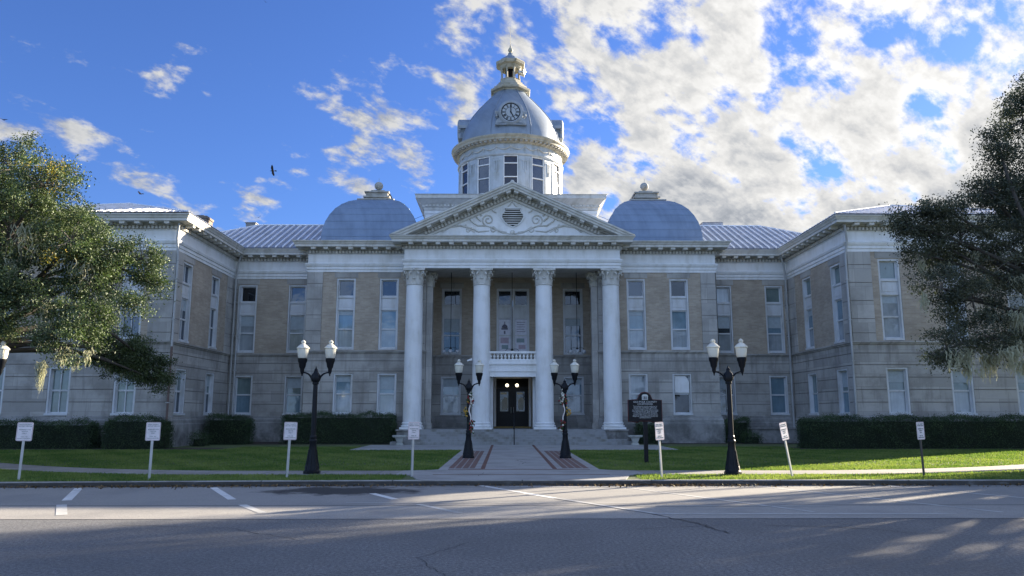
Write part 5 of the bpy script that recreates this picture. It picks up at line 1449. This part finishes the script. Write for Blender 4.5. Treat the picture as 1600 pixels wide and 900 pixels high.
def bent(a, b, rs, sag=.12, n=6):
    a = Vector(a); b = Vector(b); L = (b - a).length; P = []
    o = Vector(rs.normal(size=3)) * L * .07
    for i in range(n + 1):
        t = i / n; P.append(a + (b - a) * t + (o + Vector((0, 0, L * sag))) * math.sin(PI * t))
    return P
def oak(name, label, trunk, fork, lobes, seed, density=1.0, leaf=.085, m=None, moss=(), yellow=(), sprig=.26, trunk_r=.45, gap=0.0, fill=1.0, tufts=(0, 0, 0)):
    rs = np.random.RandomState(seed)
    t = thing(name, label, 'tree', trunk)
    T = Vector(trunk)
    mb = MB(); F = Vector(fork)
    mb.tube([Vector((0, 0, -.1)), Vector((0.05, 0, .35)), (F - T) * .5 + Vector((.1, .05, 0)), F - T], [trunk_r * 1.5, trunk_r * 1.05, trunk_r * .9, trunk_r * .8], 14)
    pos = []; tint = []; twigs = MB()
    for (x, y, z, r) in lobes:
        c = Vector((x, y, z)); L = (c - F).length
        P = bent(F - T, c - T, rs, .10, 7)
        k_ = len(P); r0 = min(trunk_r * .45, .05 + .10 * r); mb.tube(P, [r0 + (.03 - r0) * i / (k_ - 1) for i in range(k_)], 7)
        ns = int(38 * r * r * density / (sprig / .26) ** 2) + 4
        for i in range(ns):
            d = rs.normal(size=3); d /= np.linalg.norm(d); rr = r * (rs.uniform(.25, 1.12) ** .6) * (1.18 if rs.rand() < .12 else 1.0)
            sc = np.array([x, y, z]) + d * rr * np.array([1, 1, .85])
            sr = sprig * rs.uniform(.6, 1.25)
            if i % 3 == 0:
                tw = bent(c - T, Vector(sc) - T, rs, .05, 3); twigs.tube(tw, [.022, .015, .010, .005], 4, cap=False)
            nl = int(rs.uniform(.6, 1.3) * fill * 78 * (sr / .26) ** 2 * (.085 / leaf) ** 2 * .9)
            q = rs.normal(size=(nl, 3)) * sr * np.array([.62, .62, .42]) + sc
            pos.append(q); base = rs.uniform(0.0, .85)
            tt = np.clip(base + rs.normal(size=nl) * .18, 0, 1)
            for (yx, yy, yz, yr) in yellow:
                if (sc[0] - yx) ** 2 + (sc[2] - yz) ** 2 < yr ** 2 and rs.rand() < .35: tt = np.where(rs.rand(nl) < .5, 2.0, tt)
            tint.append(tt)
    trunk_o = mb.build('trunk', BARK, t, 60)
    twigs.build('twigs', TWIG, t)
    pos = np.concatenate(pos) - np.array(trunk); tint = np.concatenate(tint)
    leaf_mesh('crown', pos.astype(np.float32), leaf, m or OAKL, tint, seed, parent=t)
    moss = list(moss); zmax = tufts[1]; cand = [L_ for L_ in lobes if L_[2] - L_[3] < zmax]
    for i in range(tufts[0]):
        lx, ly, lz, lr = cand[rs.randint(len(cand))]; a_ = rs.uniform(PI, 2 * PI); q_ = lr * rs.uniform(.5, 1.0)
        moss.append((lx + q_ * math.cos(a_), ly + q_ * math.sin(a_) * .8, lz - lr * rs.uniform(.1, .75), rs.uniform(.3, .9) * tufts[2], rs.uniform(.08, .20), int(rs.uniform(10, 28))))
    for (mx, my, mz, ln, wd, cnt) in moss:       # hanging tufts
        q = MB()
        for i in range(cnt):
            x = mx - T.x + rs.normal() * wd * .45; y = my - T.y + rs.normal() * wd * .45; L = ln * rs.uniform(.35, 1.0) * (1 - .5 * min(1, abs(x - mx + T.x) / (wd + .01)))
            a = rs.uniform(0, PI); w = rs.uniform(.008, .026); k_ = 6; vs = []
            ph = rs.uniform(0, 6); z0 = mz - T.z + rs.normal() * .06
            for j in range(k_ + 1):
                u = j / k_; dx = .05 * math.sin(ph + u * 7) * ln; dy = .04 * math.cos(ph * 2 + u * 6) * ln; ww_ = w * (1.1 - u * .9) * (1 + .5 * math.sin(j * 2.1 + ph))
                vs += [(x + dx - ww_ * math.cos(a), y + dy - ww_ * math.sin(a), z0 - L * u), (x + dx + ww_ * math.cos(a), y + dy + ww_ * math.sin(a), z0 - L * u)]
            q.add(vs, [(2 * j, 2 * j + 1, 2 * j + 3, 2 * j + 2) for j in range(k_)])
        q.build('spanish_moss', MOSSM, t)
    return t

LOBL = [(-15.64, 23, 9.14, 1.21), (-13.68, 21.5, 8.17, 0.91), (-14.77, 22, 6.77, 1.5), (-13.08, 22, 6.68, 1.03), (-12.45, 23, 6.41, 0.94), (-11.68, 23.5, 6.42, 0.68), (-11.35, 23.6, 5.63, 0.48),
        (-12.69, 22.5, 5.54, 0.96), (-13.35, 21.5, 4.81, 0.82), (-12.35, 21, 3.77, 0.86), (-11.88, 21.5, 4.45, 0.55), (-11.46, 23, 4.94, 0.35), (-14.94, 29, 4.1, 0.99), (-13.75, 29, 3.38, 0.79), (-15.54, 28.5, 4.41, 0.53),
        (-17.06, 23, 7.81, 2.15), (-16.24, 22, 5.07, 1.68), (-19.7, 24, 8.7, 2.24), (-15.0, 24.5, 7.6, 1.4), (-14.9, 21.3, 5.1, 1.05), (-14.3, 21.2, 4.3, .7), (-14.4, 29, 3.8, .8), (-13.4, 28.8, 2.95, .55), (-14.2, 28.7, 3.3, .6), (-15.2, 28.9, 3.7, .7), (-22.0, 21, 6.5, 2.4), (-20, 27, 7.5, 2.4), (-19, 19.5, 6.5, 2.0)]
oak('oak_tree', 'live oak with sunlit yellow green leaves and hanging moss at the left edge', (-18.6, 23.3, .1), (-18.2, 23.3, 3.2), LOBL, 11, 1.15, .068, OAKL, fill=1.9, sprig=.25, tufts=(26, 7, .8),
    moss=[(-12.9, 20.9, 3.0, .85, .13, 90), (-12.0, 20.9, 3.15, .4, .10, 50), (-13.1, 21.2, 4.1, .7, .25, 80), (-13.9, 21.3, 6.9, 1.2, .45, 40), (-14.3, 21.3, 5.9, .9, .25, 40), (-12.6, 21.8, 6.0, .8, .4, 25), (-12.4, 21.0, 3.4, .5, .3, 60)],
    yellow=[(-13.9, 21.5, 8.6, .55), (-13.05, 22.5, 5.9, .28), (-11.2, 23.5, 5.2, .3), (-11.95, 21, 3.3, .3)])
LOBR = [(14.75, 20.8, 10.75, .62), (15.9, 21.4, 10.9, 1.1), (14.6, 21, 10.02, 0.89), (13.45, 20.5, 9.15, 0.59), (13.37, 21, 7.91, 0.8), (15.08, 22, 8.21, 1.31), (11.74, 20.5, 7.29, 0.66), (11.17, 21, 6.87, 0.64), (12.7, 21.5, 6.53, 1.1), (13.88, 21, 5.86, 1.34),
        (11.45, 20.5, 5.05, 0.61), (12.29, 20.5, 4.7, 0.87), (11.18, 20, 3.35, 0.61), (12.71, 20.5, 3.66, 0.78), (14.11, 21, 3.88, 0.71), (11.46, 21, 6.04, 0.62), (10.73, 21, 6.96, 0.36),
        (16.62, 22, 8.21, 2.24), (15.87, 21, 5.14, 1.79), (18.68, 22, 9.21, 2.24), (20.5, 20, 7.5, 2.4), (17.5, 18.0, 7.0, 2.0), (19, 24.5, 6.5, 2.0)]
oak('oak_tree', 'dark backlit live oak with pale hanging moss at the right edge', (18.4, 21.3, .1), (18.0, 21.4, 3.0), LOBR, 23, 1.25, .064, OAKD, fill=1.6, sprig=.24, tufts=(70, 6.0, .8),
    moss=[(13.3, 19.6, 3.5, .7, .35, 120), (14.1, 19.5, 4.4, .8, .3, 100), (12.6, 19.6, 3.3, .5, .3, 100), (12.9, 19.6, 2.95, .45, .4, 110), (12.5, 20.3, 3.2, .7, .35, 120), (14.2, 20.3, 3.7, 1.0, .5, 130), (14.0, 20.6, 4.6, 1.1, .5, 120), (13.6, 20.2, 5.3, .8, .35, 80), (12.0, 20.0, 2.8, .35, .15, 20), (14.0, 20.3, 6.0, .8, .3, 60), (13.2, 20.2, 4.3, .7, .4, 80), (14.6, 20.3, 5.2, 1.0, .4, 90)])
# further oaks of the square, outside the frame to the right, that dapple the street
def round_oak(x, y, h, rad, seed, lb, zl=.45, nl=16):
    rs = np.random.RandomState(seed); lobes = []
    for i in range(nl):
        a = rs.uniform(0, 2 * PI); rr = rad * math.sqrt(rs.uniform(.05, 1)) * .8; z = h * rs.uniform(zl, .86) - .15 * rr
        lobes.append((x + rr * math.cos(a), y + rr * math.sin(a), z + (.12 * rr if zl > .6 else 0), rs.uniform(1.3, 2.3) * (.62 if zl > .6 else 1.0) * rad / 6.5))
    oak('oak_tree', lb, (x, y, .0), (x, y, h * .28), lobes, seed, .42, .20, OAKD, sprig=.6, fill=1.4)
round_oak(31, 23.5, 12.5, 7.0, 41, 'broad live oak east of the courthouse lawn')
round_oak(33.5, 34.2, 19.0, 7.2, 42, 'tall live oak beyond the east wing', .66, 34)
round_oak(27, 11.5, 12.0, 6.0, 43, 'live oak near the street to the east')

# hedges
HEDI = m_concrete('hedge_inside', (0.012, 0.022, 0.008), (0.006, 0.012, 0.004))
def hedge(label, x0, x1, y0, y1, z1, seed, rnd=.25, group=None, leaf=.055, dens=950, ragged=.065):
    rs = np.random.RandomState(seed); cx, cy = (x0 + x1) / 2, (y0 + y1) / 2; hx, hy = (x1 - x0) / 2, (y1 - y0) / 2; H = z1 - .1
    t = thing('hedge', label, 'hedge', (cx, cy, .1), group=group)
    A = 2 * (2 * hx + 2 * hy) * H + 4 * hx * hy; n = int(dens * A)
    # rounded box via superellipsoid directions
    def surf(u):
        face = u[:, 0]; P = np.empty((len(u), 3))
        a = u[:, 1] * 2 - 1; b = u[:, 2] * 2 - 1
        ar = np.array([hx * H, hx * H, hy * H, hy * H, 2 * hx * hy]) ; cum = np.cumsum(ar / ar.sum())
        f = np.searchsorted(cum, face)
        P[:, 0] = np.where(f == 2, -hx, np.where(f == 3, hx, a * hx)); P[:, 1] = np.where(f == 0, -hy, np.where(f == 1, hy, np.where(f == 4, b * hy, a * hy)))
        P[:, 2] = np.where(f == 4, H, (b * .5 + .5) * H)
        return P
    P = surf(rs.rand(n, 3))
    r = rnd                          # pull corners in
    dx = np.maximum(np.abs(P[:, 0]) - (hx - r), 0); dz = np.maximum(P[:, 2] - (H - r), 0); dy = np.maximum(np.abs(P[:, 1]) - (hy - min(r, hy * .8)), 0)
    L = np.sqrt(dx * dx + dz * dz + dy * dy) + 1e-9; k_ = np.minimum(1, r / L)
    P[:, 0] = np.sign(P[:, 0]) * (np.minimum(np.abs(P[:, 0]), hx - r) + dx * k_); P[:, 2] = np.minimum(P[:, 2], H - r) + dz * k_
    P[:, 1] = np.sign(P[:, 1]) * (np.minimum(np.abs(P[:, 1]), hy - min(r, hy * .8)) + dy * k_)
    wv = .06 * np.sin(P[:, 0] * 2.3 + seed) + .05 * np.sin(P[:, 0] * 5.1 + P[:, 2] * 4) + .035 * np.sin(P[:, 0] * 11.7 + seed * 2) + np.where(rs.rand(n) < .05, rs.rand(n) * .14, 0)
    P[:, 2] += np.where(P[:, 2] > H * .6, wv, 0); P[:, 1] += wv * .8
    P += rs.normal(size=P.shape) * ragged
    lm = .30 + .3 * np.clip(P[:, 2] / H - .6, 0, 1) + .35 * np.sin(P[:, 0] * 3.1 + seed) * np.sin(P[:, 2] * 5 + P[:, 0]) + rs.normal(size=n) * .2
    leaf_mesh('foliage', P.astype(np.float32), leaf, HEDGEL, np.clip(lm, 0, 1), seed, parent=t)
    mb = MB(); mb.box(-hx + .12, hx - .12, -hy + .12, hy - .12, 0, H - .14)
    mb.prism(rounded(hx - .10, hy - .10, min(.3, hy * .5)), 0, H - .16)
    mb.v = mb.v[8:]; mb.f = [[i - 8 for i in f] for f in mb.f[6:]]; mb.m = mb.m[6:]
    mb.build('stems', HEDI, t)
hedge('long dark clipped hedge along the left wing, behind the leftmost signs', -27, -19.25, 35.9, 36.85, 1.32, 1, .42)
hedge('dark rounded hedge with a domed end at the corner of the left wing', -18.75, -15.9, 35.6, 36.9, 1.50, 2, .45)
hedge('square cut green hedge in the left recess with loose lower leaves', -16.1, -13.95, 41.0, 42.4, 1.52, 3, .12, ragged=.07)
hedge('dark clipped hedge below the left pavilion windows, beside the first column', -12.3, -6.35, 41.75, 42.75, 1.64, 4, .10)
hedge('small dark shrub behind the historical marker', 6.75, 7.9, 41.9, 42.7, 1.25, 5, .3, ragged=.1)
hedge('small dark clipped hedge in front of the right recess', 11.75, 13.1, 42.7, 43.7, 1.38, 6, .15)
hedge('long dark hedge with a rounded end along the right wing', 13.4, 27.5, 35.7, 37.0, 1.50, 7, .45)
hedge('low loose shrub between the two left hedges', -15.9, -15.2, 38.6, 39.3, .62, 8, .2, ragged=.10)
hedge('low loose shrub beside the ramp wall', 12.5, 13.4, 41.9, 42.5, .62, 9, .2, ragged=.10)

# grass blades
def m_grass():
    def fn(k, b, out, tc):
        at = k.add('ShaderNodeAttribute'); at.attribute_name = 'tint'
        c = k.mix(at.outputs['Fac'], (0.085, 0.155, 0.045), (0.215, 0.27, 0.095))
        df = k.add('ShaderNodeBsdfDiffuse'); k.put(df.inputs[0], c); tr = k.add('ShaderNodeBsdfTranslucent'); k.put(tr.inputs[0], k.vmath('MULTIPLY', c, (1.6, 1.6, .8)))
        m1 = k.add('ShaderNodeMixShader'); m1.inputs[0].default_value = .35
        k.l.new(df.outputs[0], m1.inputs[1]); k.l.new(tr.outputs[0], m1.inputs[2]); k.l.new(m1.outputs[0], out.inputs[0])
    return mat('grass_blade', fn)
GRASSM = m_grass()
def side_np(x):
    ax = np.abs(x); k = np.where(x < 0, .040, .034)
    return 21.15 + np.where(ax < 16, k * np.maximum(0, ax - 7.3) ** 2, k * 8.7 ** 2 + 2 * k * 8.7 * (ax - 16))
def grass(n_near, n_far):
    rs = np.random.RandomState(5)
    def samp(n, y0, y1): return np.stack([rs.uniform(-24, 24, n), rs.uniform(y0, y1, n)], 1)
    A = samp(n_near, 18.6, 24); B = samp(n_far, 24, 38); P = np.concatenate([A, B])
    x, y = P[:, 0], P[:, 1]
    ky = 18.6 - .0034 * np.minimum(x, 0) ** 2 - .0002 * np.maximum(x, 0) ** 2 + .17
    s = side_np(x); inside = (y > ky) & (np.abs(y - s) > .70 + .03 * np.abs(x) * 0 + np.where(np.abs(x) > 8, .12, 0))
    inside &= ~(np.abs(x) < 2.31); inside &= ~((np.abs(x) < 7.3) & (y > 34.5)); inside &= ~((np.abs(x) < WX + 1.0) & (y > 20.3) & (y < 22.2)); inside &= ~((np.abs(x) < 2.9) & (y < 20.4))
    inside &= ~((np.abs(x) > 13) & (y > 35.0)); inside &= ~((np.abs(x) < 14) & (y > 41)); inside &= np.abs(x) < y * .78 + 1
    P = P[inside]; n = len(P)
    z = np.full(n, .105)
    h = rs.uniform(.025, .06, n) * np.where(P[:, 1] < 21, 1.15, 1.0); a = rs.uniform(0, 2 * PI, n); w = rs.uniform(.008, .018, n) * (P[:, 1] / 20)
    le = rs.normal(size=(n, 2)) * .02
    V = np.empty((n * 3, 3), np.float32)
    V[0::3] = np.stack([P[:, 0] - w * np.cos(a), P[:, 1] - w * np.sin(a), z], 1); V[1::3] = np.stack([P[:, 0] + w * np.cos(a), P[:, 1] + w * np.sin(a), z], 1)
    V[2::3] = np.stack([P[:, 0] + le[:, 0], P[:, 1] + le[:, 1], z + h], 1)
    me = bpy.data.meshes.new('grass'); me.vertices.add(n * 3); me.vertices.foreach_set('co', V.ravel()); me.loops.add(n * 3); me.loops.foreach_set('vertex_index', np.arange(n * 3, dtype=np.int32))
    me.polygons.add(n); me.polygons.foreach_set('loop_start', np.arange(0, n * 3, 3, dtype=np.int32)); me.polygons.foreach_set('loop_total', np.full(n, 3, np.int32))
    patch = .42 + .16 * np.sin(P[:, 0] * 4.3 + 1.7 * np.sin(P[:, 1] * 3.1)) + .22 * np.sin(P[:, 0] * .9 + np.sin(P[:, 1] * .7) * 2) + .15 * np.sin(P[:, 0] * 2.7 + P[:, 1] * 1.9) + rs.normal(size=n) * .22 + np.where(P[:, 1] < 20.6, .15, 0)
    at = me.attributes.new('tint', 'FLOAT', 'FACE'); at.data.foreach_set('value', np.clip(patch, 0, 1).astype(np.float32))
    me.materials.append(GRASSM); me.update(calc_edges=True)
    o = bpy.data.objects.new('grass', me); C.objects.link(o)
    tag(o, 'short mown lawn grass in front of the courthouse and along the kerb', 'grass', kind='stuff')
grass(150000, 170000)

# fallen leaves in the gutter and on the road edge
rs = np.random.RandomState(9); n = 1500
x = np.concatenate([rs.uniform(-14, 14, n // 2), rs.normal(3.4, 1.1, n // 4), rs.normal(-8.5, 2.2, n // 4)]); y = 18.6 - .0034 * np.minimum(x, 0) ** 2 - np.abs(rs.normal(0, .22, len(x))) - .01
pos = np.stack([x, y, np.full(len(x), .022) + rs.uniform(0, .02, len(x))], 1)
LEAFB = leafmat('fallen_leaf', (0.07, 0.045, 0.02), (0.20, 0.12, 0.05), .05)
lo = leaf_mesh('fallen_leaves', pos.astype(np.float32), .07, LEAFB, rs.rand(len(x)), 3, up=2.0, aspect=.6)
tag(lo, 'brown fallen leaves lying in the gutter along the kerb', 'leaf litter', kind='stuff')

# birds
BIRD = plain('bird_dark', (0.02, 0.016, 0.016), .7)
def bird(loc, rot, lb, sc=1.0, dihedral=.25):
    t = thing('bird', lb, 'bird', loc, group='dark birds soaring over the courthouse')
    t.rotation_euler = rot; t.scale = (sc,) * 3
    mb = MB(); mb.tube([(0, -.42, .0), (0, -.34, .02), (0, -.1, 0), (0, .2, 0), (0, .42, .0)], [.015, .05, .10, .07, .03], 8)
    mb.prism([(-.05, .3), (.05, .3), (.14, .62), (-.14, .62)], -.012, .012); mb.build('body', BIRD, t, 60)
    for s in (-1, 1):
        P = [(0.06, -.16), (.45, -.26), (.85, -.14), (.95, .0), (.88, .08), (.8, .02), (.78, .12), (.45, .14), (.06, .16)]
        mb = MB(); mb.prism([(s * a, b) for a, b in P], -.01, .01); mb.v = [(a, b, c + abs(a) * dihedral) for a, b, c in mb.v]; mb.build('wing', BIRD, t)
bird((-39.64, 125, 42.24), (R(70), R(78), R(15)), 'dark bird banking with wings upright, between the left oak and the dome', 1.05)
bird((-68.8, 140, 42.54), (R(12), R(22), R(-30)), 'dark bird gliding just above the left wing roof', 1.0, .35)
bird((-62.99, 190, 51.01), (R(15), R(-30), R(20)), 'small dark bird far above the left recess roof', .9, .35)
bird((-102.87, 150, 61.06), (R(0), R(10), R(5)), 'dark bird at the left edge above the oak', .9)
bird((-67.65, 200, 115.83), (R(20), R(10), R(40)), 'tiny bird high at the top of the sky', .6)
